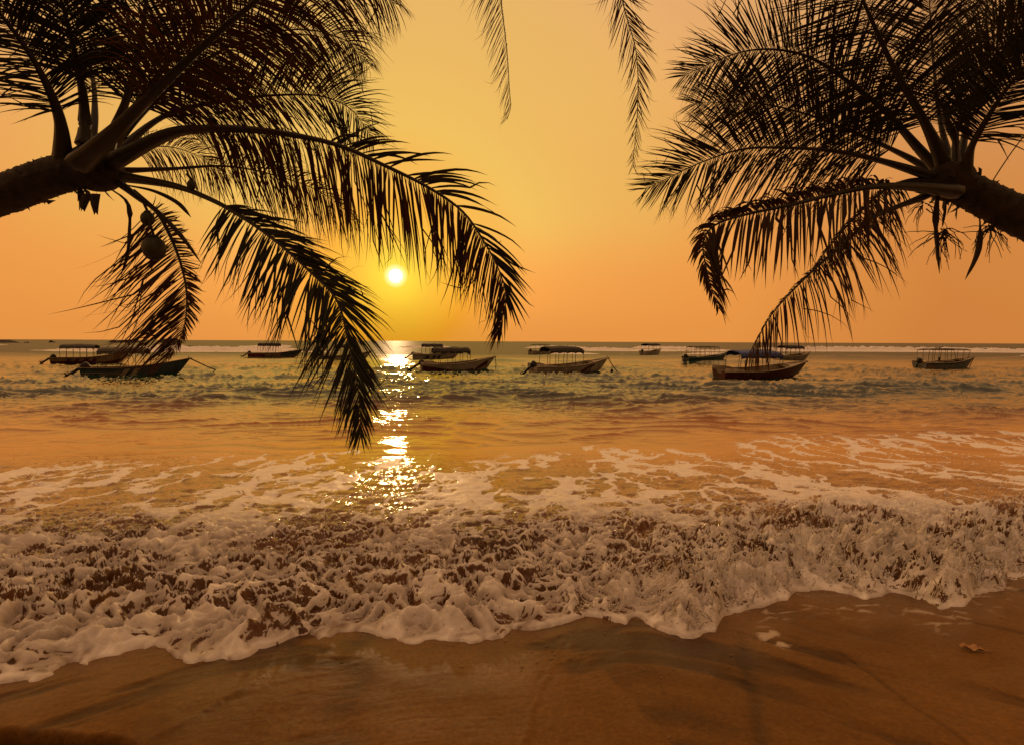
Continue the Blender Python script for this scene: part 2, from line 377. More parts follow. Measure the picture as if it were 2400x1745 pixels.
def _beach_pt(px, py):
    r = ray(px, py); k = (EYE[2] - 1.22) / (-r[2] - 0.1 * r[1]); return EYE + r * k
_L1 = (_beach_pt(1330, 1480), _beach_pt(1580, 1760)); _L2 = (_beach_pt(845, 1490), _beach_pt(800, 1760)); _L3 = (_beach_pt(1315, 1500), _beach_pt(1215, 1760)); _L4 = (_beach_pt(640, 1570), _beach_pt(330, 1745)); _L5 = (_beach_pt(1990, 1540), _beach_pt(2260, 1745)); _L6 = (_beach_pt(1735, 1500), _beach_pt(1770, 1660))
def _side(L_, x, y):
    a, b = L_; dx, dy = b[0] - a[0], b[1] - a[1]; l = math.hypot(dx, dy)
    return ((x - a[0]) * dx + (y - a[1]) * dy) / l, ((x - a[0]) * -dy + (y - a[1]) * dx) / l
def sand_height(x, y):
    z = sand_base(y)
    u = x / np.maximum(y, 1.5)
    n = 0.010 * fbm(x * 0.9, y * 0.9, 2, 3)
    # run-off rills fanning down the beach
    ang = np.where(x < -0.3, 0.75, -0.75) * ss(0.0, 1.2, np.abs(x + 0.3))
    ca, sa = np.cos(ang), np.sin(ang)
    a = x * ca + y * sa; b = -x * sa + y * ca
    wv = fbm(a * 0.8 + 4, b * 3.2, 5, 4)
    st = ss(0.02, 0.65, wv + 0.25 * fbm(a * 3, b * 11, 8, 3)) * ss(-0.2, 0.4, fbm(x * 0.7, y * 0.7, 12, 2) + 0.12)
    n = n - 0.010 * st + 0.0012 * fbm(a * 6, b * 22, 7, 2)
    # two or three sharper old swash lines
    for (ax, ay, bx, by, h) in ((-1.60, 2.36, -0.62, 3.02, 0.005), (0.02, 2.1, 0.22, 3.1, 0.006), (0.95, 2.1, 0.55, 2.75, 0.004), (2.1, 2.05, 1.0, 3.3, 0.004)):
        dx, dy = bx - ax, by - ay; l2 = math.hypot(dx, dy)
        t = ((x - ax) * dx + (y - ay) * dy) / l2; q = (-(x - ax) * dy + (y - ay) * dx) / l2 + 0.05 * fbm(x * 2, y * 2, 21, 2)
        n = n + h * np.exp(-(np.maximum(q, 0) / 0.12) ** 2) * np.where(q < 0, np.exp(-(q / 0.025) ** 2), 1) * ss(-0.2, 0.3, t) * (1 - ss(l2 - 0.4, l2 + 0.2, t))
    wob = 0.03 * fbm(x * 3, y * 3, 22, 3)
    grain = 0.55 + 0.9 * fbm(a * 1.6 + 3, b * 6, 23, 4)
    t1, q1 = _side(_L1, x, y); q1 = q1 + wob          # dark patch with a sharp edge
    st = np.maximum(st, 0.55 * ss(0.0, 0.03, q1) * (1 - ss(0.08, 0.60, q1)) * np.clip(grain, 0, 1.2))
    t2, q2 = _side(_L2, x, y)                          # dark run-off channel
    st = np.maximum(st, 0.85 * np.exp(-((q2 + wob * 1.5) / 0.11) ** 2) * np.clip(grain, 0.1, 1.1))
    n = n - 0.008 * np.exp(-((q2 + wob * 1.5) / 0.13) ** 2)
    for L_, h_, w_ in ((_L3, 0.006, 0.013), (_L4, 0.010, 0.030), (_L5, -0.006, 0.012), (_L6, -0.006, 0.03)):
        t3, q3 = _side(L_, x, y); env = np.exp(-((q3 + wob * 0.5) / w_) ** 2) * ss(-0.3, 0.2, t3)
        n = n + h_ * env; st = np.clip(st + (-0.5 if h_ > 0 else 0.6) * env, 0, 1.3)
    n = n + 0.0022 * np.abs(fbm(a * 5, b * 16, 24, 3)) * ss(-0.1, 0.4, fbm(x * 1.2, y * 1.2, 25, 2) + 0.1)
    # gully at the lower left, its sand coloured near black
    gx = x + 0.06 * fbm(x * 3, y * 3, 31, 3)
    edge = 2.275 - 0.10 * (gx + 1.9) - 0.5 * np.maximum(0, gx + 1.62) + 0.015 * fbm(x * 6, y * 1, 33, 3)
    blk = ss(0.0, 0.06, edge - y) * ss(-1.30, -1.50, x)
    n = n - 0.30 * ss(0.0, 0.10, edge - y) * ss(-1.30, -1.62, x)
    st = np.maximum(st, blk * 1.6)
    return z + n, st

def build_sand():
    ys = np.concatenate([np.linspace(-6, 1.7, 14), 1.0 / np.arange(1 / 1.9, 1 / 7.0, -0.00115), [7.4, 8, 9, 10, 11, 12, 14, 17, 22, 30]])
    us = np.concatenate([[-12, -7, -4.5, -3.2, -2.5, -2.0, -1.7, -1.5], np.linspace(-1.35, 1.35, 580), [1.5, 1.7, 2.0, 2.5, 3.2, 4.5, 7, 12]])
    Y, U = np.meshgrid(ys, us, indexing='ij')
    X = U * np.maximum(Y, 2.6) * np.where(Y < 1.8, 3.0, 1.0)
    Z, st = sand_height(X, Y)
    ye = np.interp(X / np.maximum(Y, 1.5), FU, FY); d = Y - ye
    # thin spent foam films left on the sand at the right
    f1, f2 = worley(X * 3.4 + 0.3 * fbm(X * 3, Y * 3, 3, 2), Y * 6.5 + 0.3 * fbm(X * 3, Y * 3, 4, 2), 3)
    film = ss(0.16, 0.05, f2 - f1) * ss(-0.55, -0.1, d) * ss(1.1, 2.0, X + 0.3 * fbm(X, Y, 41, 2)) * ss(-0.05, 0.3, fbm(X * 1.1, Y * 3.5, 17, 3) + 0.1)
    tx = (X - 1.52) / 0.07 + 0.8 * fbm(X * 6, Y * 6, 3, 2); ty = (Y - 3.22) / 0.19
    film = np.maximum(film, ss(1.1, 0.6, np.hypot(tx, ty)))
    film = film * ss(-0.02, 0.03, -d + 0.05)
    film = film * ss(0.3, 0.55, 0.5 + fbm(X * 14, Y * 14, 6, 3))
    n, m = Y.shape
    I = np.arange(n * m).reshape(n, m)
    F = np.stack([I[:-1, :-1], I[:-1, 1:], I[1:, 1:], I[1:, :-1]], -1).reshape(-1, 4)
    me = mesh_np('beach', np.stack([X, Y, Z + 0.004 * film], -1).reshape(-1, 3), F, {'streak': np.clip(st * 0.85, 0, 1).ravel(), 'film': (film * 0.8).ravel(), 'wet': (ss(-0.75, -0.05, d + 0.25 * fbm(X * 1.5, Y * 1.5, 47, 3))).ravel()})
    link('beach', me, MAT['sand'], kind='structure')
build_sand()

WAVES = []
for i in range(44):
    lam = 0.7 * (13 / 0.7) ** (i / 43.0)
    th = -math.pi / 2 + rng.normal(0, 0.5)
    WAVES.append((lam, math.cos(th) * 2 * math.pi / lam, math.sin(th) * 2 * math.pi / lam, rng.random() * 6.28, 0.0036 * lam ** 0.72))
def sea_waves(x, y, dy):
    h = np.zeros_like(x)
    wx = x + 0.5 * fbm(x * 0.25, y * 0.25, 51, 2); wy = y + 0.5 * fbm(x * 0.22, y * 0.22, 54, 2)
    for lam, kx, ky, ph, a in WAVES:
        fade = np.clip((lam / np.maximum(dy, 0.01) - 1.3) / 1.5, 0, 1)
        s = np.sin(kx * wx + ky * wy + ph)
        h += a * fade * (1.15 * np.exp(s - 1) * 2 - 0.9)
    patch = 0.6 + 0.7 * ss(-0.4, 0.5, fbm(x * 0.05, y * 0.08, 57, 2))
    f2 = np.clip((1.0 / np.maximum(dy, 0.01) - 1.5) / 2.0, 0, 1)
    h = h + f2 * 0.04 * (1 - np.abs(fbm(wx * 0.45, wy * 0.9, 61, 4)) * 1.6)
    f3 = np.clip((0.9 / np.maximum(dy, 0.01) - 0.8) / 1.2, 0.15, 1)
    k1 = (1 - np.abs(perlin(wx * 0.33, wy * 0.75, 63))) ** 7 * ss(-0.1, 0.5, perlin(x * 0.11, y * 0.22, 64) + 0.25)
    k2 = (1 - np.abs(perlin(wx * 0.85, wy * 1.9, 65))) ** 5 * ss(-0.2, 0.5, perlin(x * 0.21, y * 0.4, 66) + 0.2)
    k3 = (1 - np.abs(perlin(wx * 2.1, wy * 4.4, 69))) ** 4 * ss(-0.1, 0.5, perlin(x * 0.4, y * 0.7, 70) + 0.15) * ss(15, 30, y)
    f4b = np.clip((0.5 / np.maximum(dy, 0.005) - 1.0) / 1.0, 0, 1)
    f4 = np.clip((0.22 / np.maximum(dy, 0.005) - 1.2) / 1.5, 0, 1)
    rip = 0.0065 * perlin(wx * 2.4, wy * 4.4, 67) + 0.0036 * perlin(wx * 5.2, wy * 9.0, 68)
    return h * patch + f3 * (0.21 * k1 + 0.10 * k2) + f4b * 0.045 * k3 + f4 * rip * 2.2
SWELLS = [(30.5, 0.20, 1.7, 0.25, 1.6, 0.35), (25.5, 0.10, 1.2, -0.5, 0.9, 0.9), (37.0, 0.22, 2.2, -0.2, 2.0, 0.5), (52.0, 0.30, 3.0, 0.0, 2.0, 0.8), (70.0, 0.40, 4.0, 0.1, 2.0, 0.8), (95.0, 0.5, 5.0, -0.2, 3.0, 0.9)]
SPLASH = []
for (px, py, hh_, ww_) in ((628, 1482, 0.115, 0.034), (602, 1495, 0.05, 0.04), (652, 1488, 0.06, 0.03), (690, 1476, 0.10, 0.032), (712, 1466, 0.06, 0.035), (668, 1462, 0.05, 0.04), (640, 1455, 0.05, 0.05), (820, 1400, 0.07, 0.035), (905, 1395, 0.06, 0.05), (1010, 1330, 0.08, 0.05), (690, 1350, 0.06, 0.05)):
    q_ = _beach_pt(px, py); SPLASH.append((q_[0], q_[1], hh_, ww_))
def sea_surface(x, y, dy):
    """height of the water, foam cover, sediment and ripple strength"""
    u = x / y
    ye = np.interp(u, FU, FY)
    d = y - ye + 0.035 * perlin(x * 7, y * 7, 1) * ss(0.2, 0.0, np.abs(y - ye)) + 0.02 * perlin(x * 17, y * 17, 2)
    near = y < 20
    R = ss(0.08, 0.55, u)                              # the surge breaks higher to the right
    zs = sand_base(y)
    lip = 0.020 * np.sqrt(np.clip(1 - (1 - np.clip(d / 0.07, 0, 1)) ** 2, 0, 1)) + np.clip(d, -0.10, 0) * 1.0
    th = lip + (0.015 + 0.03 * R) * ss(0.05, 1.4, d)
    # breaking ridge
    cen = 0.62 + 0.25 * fbm(x * 0.9, y * 0.15, 71, 2)
    amp = R * (0.07 + 0.08 * fbm(x * 1.1, x * 0 + 3, 73, 3)) + 0.012 * (1 - R)
    th = th + np.maximum(amp, 0) * np.exp(-((d - cen) / np.where(d < cen, 0.34, 0.62)) ** 2) * ss(0.0, 0.15, d)
    # second, brown crest behind it
    th = th + R * 0.035 * np.exp(-((d - 1.75 - 0.4 * fbm(x * 0.7, x * 0 + 9, 75, 2)) / 0.34) ** 2) * ss(-0.2, 0.4, fbm(x * 1.3, y * 1.0, 76, 2) + 0.2)
    # network of foam strands round open cells
    qx = x + 0.13 * fbm(x * 2.4, y * 2.4, 141, 3); qy = y + 0.15 * fbm(x * 2.4, y * 2.4, 143, 3)
    h1, h2 = worley(qx * 6.8, qy * 5.8, 15); i1, i2 = worley(qx * 14.5, qy * 12.5, 16); j1, j2 = worley(qx * 30, qy * 25, 17)
    rho = 1.02 - 0.42 * ss(0.12, 0.9, d - 0.40 * R) - 0.34 * ss(0.9, 3.0, d) + 0.42 * fbm(x * 1.3, y * 1.6, 145, 3)
    thr = 0.020 + 0.23 * np.clip(rho, 0.0, 1.25) ** 2.2
    lacy = np.maximum(np.maximum(ss(thr * 1.25 + 0.07, thr * 1.25 - 0.07, h2 - h1), ss(thr * 0.8 + 0.07, thr * 0.8 - 0.07, i2 - i1)), 0.75 * ss(thr * 0.5 + 0.06, thr * 0.5 - 0.06, j2 - j1))
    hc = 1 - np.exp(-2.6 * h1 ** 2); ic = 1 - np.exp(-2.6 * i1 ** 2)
    hol = 0.068 * (1 - np.exp(-2.6 * h1 ** 2)) + 0.030 * (1 - np.exp(-2.6 * i1 ** 2)) + 0.008 * (1 - np.exp(-2.6 * j1 ** 2))
    # lumps: pillows with creases, then peaks
    lm = ss(0.03, 0.22, d) * (1 - ss(1.2, 4.0, d))
    wx = x + 0.05 * fbm(x * 5, y * 5, 81, 2); wy = y + 0.05 * fbm(x * 5, y * 5, 83, 2)
    p1 = np.abs(perlin(wx * 5.2, wy * 4.4, 85))
    dome = lambda f, r: np.sqrt(np.clip(1 - (f / r) ** 2, 0, 1))
    lump_k = 0.55 + 0.75 * ss(-0.5, 0.5, fbm(wx * 1.6, wy * 1.6, 86, 2))
    dm1 = dome(worley(wx * 5.4 + 0.35 * fbm(x * 9, y * 9, 84, 3), wy * 4.3 + 0.35 * fbm(x * 9, y * 9, 83, 3), 3)[0], 0.64); dm2 = dome(worley(wx * 12 + 0.3 * fbm(x * 18, y * 18, 88, 2), wy * 10, 5)[0], 0.64); dm3 = dome(worley(wx * 30, wy * 26, 6)[0], 0.66)
    pil = (0.078 * dm1 + 0.042 * dm2) * lump_k + 0.016 * dm3 + 0.03 * p1
    rid = (1 - np.abs(perlin(wx * 4.2, wy * 5.0, 91))) ** 4 * (0.5 + perlin(wx * 2.0, wy * 2.0, 93))
    rid2 = (1 - np.abs(perlin(wx * 12, wy * 13, 95))) ** 5
    pk = 0.07 * np.clip(rid, 0, 1) * ss(0.25, 0.7, d) + (0.022 + 0.03 * R) * rid2 * ss(0.08, 0.3, d)
    th = th + lm * (pil * 0.22 + (pil - 0.075) * 0.80 * R + pk * (0.30 + 0.80 * R) + (hol - 0.035) * (1.35 - 0.65 * R) * (0.6 + 0.5 * lump_k) + 0.012 * lacy)
    spl = np.zeros_like(x)
    for (bx, by, hh_, ww_) in SPLASH:
        rr_ = np.hypot((x - bx) / ww_, (y - by) / (ww_ * 0.8))
        th = th + hh_ * np.exp(-rr_ ** 1.25) * (d > 0.0); spl = np.maximum(spl, np.exp(-(rr_ / 1.9) ** 2))
    # chop in the lace zone
    mid = ss(1.2, 2.6, d) * (1 - ss(9.5, 13.5, y))
    ch = (1 - np.abs(perlin(wx * 1.5, wy * 2.4, 97))) ** 2 * 0.045 + (1 - np.abs(perlin(wx * 4.5, wy * 7.5, 99))) ** 2 * 0.016 + 0.005 * perlin(wx * 12, wy * 17, 100)
    th = th + mid * ch * 0.9
    a = zs + th; b = np.zeros_like(y)
    z = 0.5 * (a + b + np.sqrt((a - b) ** 2 + 0.02)) - 0.02
    z = np.where(y < 8, np.maximum(a, z - 0.03), z)
    w8 = ss(5.0, 8.5, y); z = a * (1 - w8) + z * w8
    off = ss(11.0, 30.0, y)
    sw = np.zeros_like(z)
    for (y0, hgt, wd_, sl, wob, rightness) in SWELLS:
        yy = y0 + sl * x * 0.12 + wob * fbm(x * 0.06, x * 0 + y0, 101, 3)
        env = np.clip(0.55 + 0.9 * fbm(x * 0.045, x * 0 + y0 * 1.3, 103, 2) + (1 - rightness) * np.clip(x * 0.04, -0.6, 0.6), 0, 1.2)
        q = (y - yy) / wd_
        sw += hgt * env * np.where(q < 0, np.exp(-(q / 0.55) ** 2), np.exp(-(q / 1.3) ** 2))
    z = z + (0.14 + 0.86 * off) * ss(7, 12, y) * sea_waves(x, y, dy) + sw
    # ---------------- foam cover
    wx = x + 0.22 * fbm(x * 1.3, y * 1.0, 111, 3); wy = y + 0.4 * fbm(x * 1.2, y * 0.9, 113, 3)
    f1, f2 = worley(wx * 1.5, wy * 0.62, 7); e1 = f2 - f1
    g1, g2 = worley(wx * 3.4 + 0.2 * fbm(x * 4, y * 4, 115, 2), wy * 1.9, 9); e2 = g2 - g1
    P = fbm(wx * 0.95, wy * 0.22, 117, 4) + 0.35 * fbm(wx * 2.8, wy * 0.6, 118, 3)
    zone = 1 - ss(11.8, 14.4, y + 1.6 * fbm(x * 0.35, y * 0.25, 119, 3) - 3.6 * ss(0.2, 0.75, u) + 2.0 * ss(-0.25, -0.8, u))
    wid = 0.10 + 0.34 * np.clip(P + 0.34, 0, 1)
    lace = np.clip(1.15 - e1 / np.maximum(wid, 1e-3), 0, 1) * 0.9 + np.clip(1 - e2 / np.maximum(wid * 0.75, 1e-3), 0, 1) * 0.85 * ss(-0.25, 0.15, P)
    sheet = ss(0.42, 0.85, P + 0.15 * fbm(x * 6, y * 4, 121, 2))
    lace = np.clip(np.maximum(lace, sheet), 0, 1) * zone * ss(0.0, 0.3, P + 0.55)
    fr = np.clip(lacy + 0.25 * (0.6 * dm1 + 0.4 * dm2 - 0.6), 0, 1)
    fr = np.maximum(fr * (1 - ss(3.4, 6.5, d)), ss(0.10, 0.03, d) * ss(-0.55, 0.05, fbm(x * 5, y * 5, 147, 3)))
    fr = fr * (1 - 0.75 * spl)
    foam = np.clip(np.maximum(fr, lace * ss(0.9, 2.2, d)), 0, 1)
    thick_shade = np.clip(0.10 + 1.05 * (0.62 * hc + 0.38 * ic) + 0.25 * (p1 - 0.2) + 0.22 * R, 0, 1)  # foam thickness, with hollow shade and pale crests painted in by relief
    thick_shade = thick_shade * (1 - ss(2.2, 4.2, d)) + np.clip(0.55 + lace * 0.6, 0.2, 1) * ss(2.2, 4.2, d)
    thick_shade = np.maximum(thick_shade, 0.75 * ss(0.10, 0.02, d) * ss(-0.5, 0.2, fbm(x * 5, y * 5, 148, 3)))
    z = z + 0.014 * foam * ss(0.2, 1, d) * (1 - ss(11, 14, y))
    murk = 1 - 0.45 * ss(12, 18, y) - 0.55 * ss(18, 27, y)
    chop = 0.14 + 0.10 * ss(6, 10, y) * (1 - ss(11, 14, y)) - 0.07 * ss(10, 13, y) + 0.05 * ss(17, 30, y) + 0.2 * ss(55, 130, y)
    rough = 0.03 + 0.10 * ss(28, 60, y) + 0.30 * ss(60, 120, y)
    return z, foam, murk, chop, d, rough, (0.35 * ss(5.0, 8.0, y) + 0.55 * ss(8.5, 13.0, y)) * (1 - ss(14, 27, y)), thick_shade

def build_sea():
    ys = np.concatenate([1.0 / np.arange(1 / 2.40, 1 / 14.0, -0.00072), 1.0 / np.linspace(1 / 14.0, 1 / 70.0, 320), 1.0 / np.linspace(1 / 71.0, 1 / 25000.0, 70)])
    us = np.concatenate([[-8, -5, -3.4, -2.5, -2.0, -1.7, -1.5, -1.36], np.linspace(-1.25, 1.25, 1000), [1.36, 1.5, 1.7, 2.0, 2.5, 3.4, 5, 8]])
    Y, U = np.meshgrid(ys, us, indexing='ij'); X = U * Y
    DY = np.gradient(ys)[:, None] * np.ones_like(U)
    Z, foam, murk, chop, d, rough, silt, thick_shade = sea_surface(X, Y, DY)
    # sideways tumbling of the broken crest
    R = ss(-0.15, 0.42, U); k = ss(0.15, 0.5, d) * (1 - ss(1.4, 2.4, d)) * (0.35 + 0.65 * R)
    X2 = X + k * 0.045 * perlin(X * 8, Y * 8, 131); Y2 = Y + k * (0.055 * perlin(X * 7, Y * 7, 133) - 0.05 * ss(0.05, 0.25, Z - sand_base(Y) - 0.12))
    n, m = Y.shape
    I = np.arange(n * m).reshape(n, m)
    F = np.stack([I[:-1, :-1], I[:-1, 1:], I[1:, 1:], I[1:, :-1]], -1).reshape(-1, 4)
    keep = (d > -0.09); kq = (keep[:-1, :-1] | keep[1:, 1:]).ravel()
    F = F[kq]
    V = np.stack([X2, Y2, Z], -1).reshape(-1, 3)
    used = np.zeros(len(V), bool); used[F.ravel()] = True
    idx = np.cumsum(used) - 1
    me = mesh_np('sea', V[used], idx[F], {'foam': foam.ravel()[used], 'murk': murk.ravel()[used], 'chop': chop.ravel()[used], 'rough': rough.ravel()[used], 'silt': silt.ravel()[used], 'thick_shade': thick_shade.ravel()[used]})
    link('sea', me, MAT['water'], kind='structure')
build_sea()

# ------------------------------------------------------------------ breakers on the reef
def breaker(y0, x0, x1, hmax, seed, wob):
    n = int((x1 - x0) / 0.55); xs = np.linspace(x0, x1, n)
    qs = np.concatenate([np.linspace(-5.5, -1.2, 10), np.linspace(-1.0, 1.0, 15), np.linspace(1.4, 9, 9)])
    Q, X = np.meshgrid(qs, xs, indexing='ij')
    yc = y0 + wob * fbm(X * 0.012, X * 0, seed, 3)
    env = np.clip(0.25 + 1.15 * fbm(X * 0.022, X * 0 + 2, seed + 3, 3), 0.0, 1.3) * ss(x0, x0 + 20, X) * ss(x1, x1 - 20, X)
    prof = np.where(Q < 0, np.exp(-(Q / 1.3) ** 2), np.exp(-(Q / 3.8) ** 2)) + 0.25 * np.exp(-((Q + 3.2) / 1.8) ** 2)
    lump = 1 + 0.35 * fbm(X * 0.5, Q * 0.5, seed + 5, 4)
    Z = hmax * env * prof * lump - 0.12 + 0.10 * fbm(X * 0.8, Q, seed + 6, 3) * ss(0, .5, env)
    Z = np.where((Q < -5.3) | (Q > 8.8), -0.6, Z)
    foam = ss(0.15, 0.5, env + 0.35 * fbm(X * 0.12, Q * 0.3, seed + 8, 3)) * ss(2.2, 0.6, Q + 1.0 * fbm(X * 0.3, Q * 0.5, seed + 7, 3))
    foam = np.clip(foam * 1.2, 0, 1)
    nn, m = X.shape; I = np.arange(nn * m).reshape(nn, m)
    F = np.stack([I[:-1, :-1], I[:-1, 1:], I[1:, 1:], I[1:, :-1]], -1).reshape(-1, 4)
    me = mesh_np('breaking_wave', np.stack([X, yc + Q, Z], -1).reshape(-1, 3), F, {'foam': foam.ravel(), 'murk': np.zeros(X.size), 'chop': np.full(X.size, 0.4), 'rough': np.full(X.size, 0.35), 'thick_shade': np.ones(X.size)})
    link('breaking_wave', me, MAT['water'], kind='structure')
breaker(165, -180, 190, 1.15, 201, 10)
breaker(120, -5, 150, 0.75, 221, 6)
breaker(128, -150, 5, 0.65, 241, 6)
breaker(235, -270, 280, 1.35, 261, 16)

# ------------------------------------------------------------------ spray thrown up by the surge
def surf_point(px, d_in):
    u = (px - 1200) / F0 * 1.0
    y = float(np.interp(u, FU, FY)) + d_in
    return np.array([u * y]), np.array([y])
ICO_V, ICO_F = None, None
def ico():
    g = (1 + 5 ** .5) / 2
    v = np.array([(-1, g, 0), (1, g, 0), (-1, -g, 0), (1, -g, 0), (0, -1, g), (0, 1, g), (0, -1, -g), (0, 1, -g), (g, 0, -1), (g, 0, 1), (-g, 0, -1), (-g, 0, 1)], float)
    f = [(0, 11, 5), (0, 5, 1), (0, 1, 7), (0, 7, 10), (0, 10, 11), (1, 5, 9), (5, 11, 4), (11, 10, 2), (10, 7, 6), (7, 1, 8), (3, 9, 4), (3, 4, 2), (3, 2, 6), (3, 6, 8), (3, 8, 9), (4, 9, 5), (2, 4, 11), (6, 2, 10), (8, 6, 7), (9, 8, 1)]
    return v / np.linalg.norm(v[0]), np.array(f)
def build_spray():
    iv, jf = ico()
    V, F = [], []; b = 0
    n = 7500
    px = np.where(rng.random(n) < 0.8, 1350 + 1100 * rng.random(n) ** 0.7, 600 + 1200 * rng.random(n))
    dd = 0.05 + 1.2 * rng.random(n) ** 1.3
    u = (px - 1200) / F0; y = np.interp(u, FU, FY) + dd; x = u * y
    z0, *_ = sea_surface(x, y, np.full(n, 0.02))
    hh = 0.012 + rng.exponential(0.060, n) * ss(-0.1, 0.4, u)
    rr = 0.0018 + 0.0050 * rng.random(n) ** 3
    for i in range(n):
        s = np.array([1, 1, 1 + rng.random()]) * rr[i]
        V.append(iv * s + np.array([x[i], y[i], z0[i] + hh[i]])); F.append(jf + b); b += 12
    me = mesh_np('sea_spray', np.vstack(V), np.vstack(F))
    link('sea_spray', me, MAT['foam'], kind='stuff', label='fine spray droplets over the breaking surge at right', category='spray')
    # fingers of foam leaping from the crest
    mb = MB()
    n = 900
    px = 1330 + 1120 * rng.random(n); dd = 0.03 + 0.85 * rng.random(n)
    u = (px - 1200) / F0; y = np.interp(u, FU, FY) + dd; x = u * y
    z0, *_ = sea_surface(x, y, np.full(n, 0.02))
    for i in range(n):
        h = 0.03 + 0.11 * rng.random() ** 2.2 * float(ss(0.0, 0.45, u[i])); lean = np.array([rng.normal(0, 0.5), -0.4 + rng.normal(0, 0.5)])
        p0 = np.array([x[i], y[i], z0[i] - 0.015]); r = 0.003 + 0.006 * rng.random() ** 2
        pts = [p0 + np.array([lean[0] * h * t ** 1.6, lean[1] * h * t ** 1.6, h * t * (1.25 - 0.25 * t)]) for t in (0, 0.3, 0.6, 0.85, 1.0)]
        mb.tube(pts, [r * 1.6, r, r * 0.55, r * 0.65, r * 0.2], 6)
    mb.build('foam_fingers', MAT['foam'], None, kind='stuff', label='small fingers of white foam leaping from the surge', category='foam')
build_spray()
# ------------------------------------------------------------------ rocks on the horizon
def rock_island(px0, px1, ptop, dist, label, seed, lumps=3):
    hor = 795.3 + px0 * 0.0042
    c = at((px0 + px1) / 2, hor, dist); w = (px1 - px0) / F0 * dist; h = (hor + 4 - ptop) / F0 * dist + 0.4
    n = 40; xs = np.linspace(-w / 2, w / 2, n); qs = np.linspace(-w * 0.22, w * 0.22, 12)
    Q, X = np.meshgrid(qs, xs, indexing='ij')
    e = np.clip(1 - (2 * X / w) ** 4, 0, 1) ** 0.7 * np.clip(1 - (Q / (w * 0.22)) ** 2, 0, 1) ** 0.5
    Z = h * e * np.clip(0.72 + 0.45 * fbm(X / w * lumps * 1.6, Q / w * lumps * 1.6, seed, 4), 0.1, 1.3) - 1.0
    I = np.arange(Z.size).reshape(Z.shape)
    F = np.stack([I[:-1, :-1], I[:-1, 1:], I[1:, 1:], I[1:, :-1]], -1).reshape(-1, 4)
    me = mesh_np('rock_island', np.stack([X, Q, Z], -1).reshape(-1, 3), F)
    o = link('rock_island', me, MAT['rock']); o.location = (c[0], c[1], 0)
    o['label'] = label; o['category'] = 'rock'; o['group'] = 'rocks on the horizon'
rock_island(-40, 44, 790, 420, 'humped dark rock at the left edge of the horizon', 301, 4)
rock_island(55, 70, 794, 420, 'smallest dark rock just right of the left edge on the horizon', 302, 2)
rock_island(112, 132, 794, 480, 'tiny low rock on the horizon above the red striped boat', 303, 2)
rock_island(252, 332, 792, 520, 'long low dark rock on the horizon above the two left boats', 304, 5)
rock_island(372, 428, 788, 520, 'dark flat topped rock on the horizon behind the drooping frond tip', 305, 3)

# ------------------------------------------------------------------ boats
class Hull:
    def __init__(s, Ln, B=1.95, Fs=0.66, Fb=1.28):
        s.L, s.B, s.Fs, s.Fb = Ln, B, Fs, Fb
    def pt(s, q, v, side, inset=0.0):
        bow = max(0.0, (q - 0.45) / 0.55)
        bg = s.B / 2 * (0.88 + 0.12 * min(1, q / 0.4)) * max(0.0, 1 - bow ** 2.3)
        zsh = s.Fs + (s.Fb - s.Fs) * max(0.0, (q - 0.30) / 0.70) ** 2.0
        zk = -0.26 + 0.62 * max(0.0, (q - 0.72) / 0.28) ** 2.2
        w = np.interp(v, [0, 0.16, 0.30, 0.62, 0.92, 1.0], [0.0, 0.58, 0.78, 0.90, 0.99, 1.0]) ** (1 + 1.1 * bow ** 2)
        z = zk + (zsh - zk) * v
        x = (q - 0.5) * s.L * 0.90 + s.L * 0.10 * q ** 4 * (v - 0.1) - 0.05 * s.L * (1 - q) * 0 - 0.10 * (1 - q) ** 8 * v
        b = max(0.0, bg * w - inset)
        return np.array([x, side * b, z])
    def out(s, q, v, side, off):
        p = s.pt(q, v, side); dq = s.pt(q + 0.01, v, side) - s.pt(q - 0.01 if q > 0.01 else q, v, side); dv = s.pt(q, min(v + 0.02, 1), side) - s.pt(q, v - 0.02, side)
        n = np.cross(dq, dv); n = n / (np.linalg.norm(n) + 1e-9)
        if n[1] * side < 0: n = -n
        return p + n * off
QS = [0, 0.06, 0.14, 0.24, 0.34, 0.44, 0.54, 0.62, 0.70, 0.77, 0.83, 0.88, 0.92, 0.955, 0.98, 1.0]
VS = [0, 0.08, 0.16, 0.23, 0.30, 0.46, 0.62, 0.78, 0.92, 1.0]
def stripe(h, parent, mat, q0, q1, f0, f1, n=18, side=-1, name='stripe'):
    mb = MB(); rows = []
    for q in np.linspace(q0, q1, n):
        a, b = f0(q), f1(q)
        rows.append([h.out(q, a + (b - a) * k / 3, side, 0.008) for k in range(4)])
    mb.grid(rows); return mb.build(name, mat, parent)
def hull_text(h, parent, txt, mat, q, v, size, side=-1, arch=0.0, lift=0.0):
    cu = bpy.data.curves.new('lettering', 'FONT'); cu.body = txt; cu.size = 1.0; cu.align_x = 'CENTER'; cu.resolution_u = 2
    to = bpy.data.objects.new('tmp', cu); COL.objects.link(to)
    dg = bpy.context.evaluated_depsgraph_get(); me = bpy.data.meshes.new_from_object(to.evaluated_get(dg))
    bpy.data.objects.remove(to)
    zr = h.pt(q, 1, side)[2] - h.pt(q, 0, side)[2]
    wtot = max(abs(vv.co.x) for vv in me.vertices) or 1
    for vv in me.vertices:
        x, y = vv.co.x * size, vv.co.y * size
        y += arch * (1 - (vv.co.x / wtot) ** 2)
        qq = q + x / (h.L * 0.9); v2 = v + y / zr
        if v2 <= 1.0: vv.co = Vector(h.out(qq, v2, side, 0.012))
        else:
            p = h.out(qq, 1.0, side, 0.030); vv.co = Vector((p[0], p[1] + side * 0.03, p[2] + (v2 - 1) * zr))
    o = link('lettering', me, mat, parent); return o
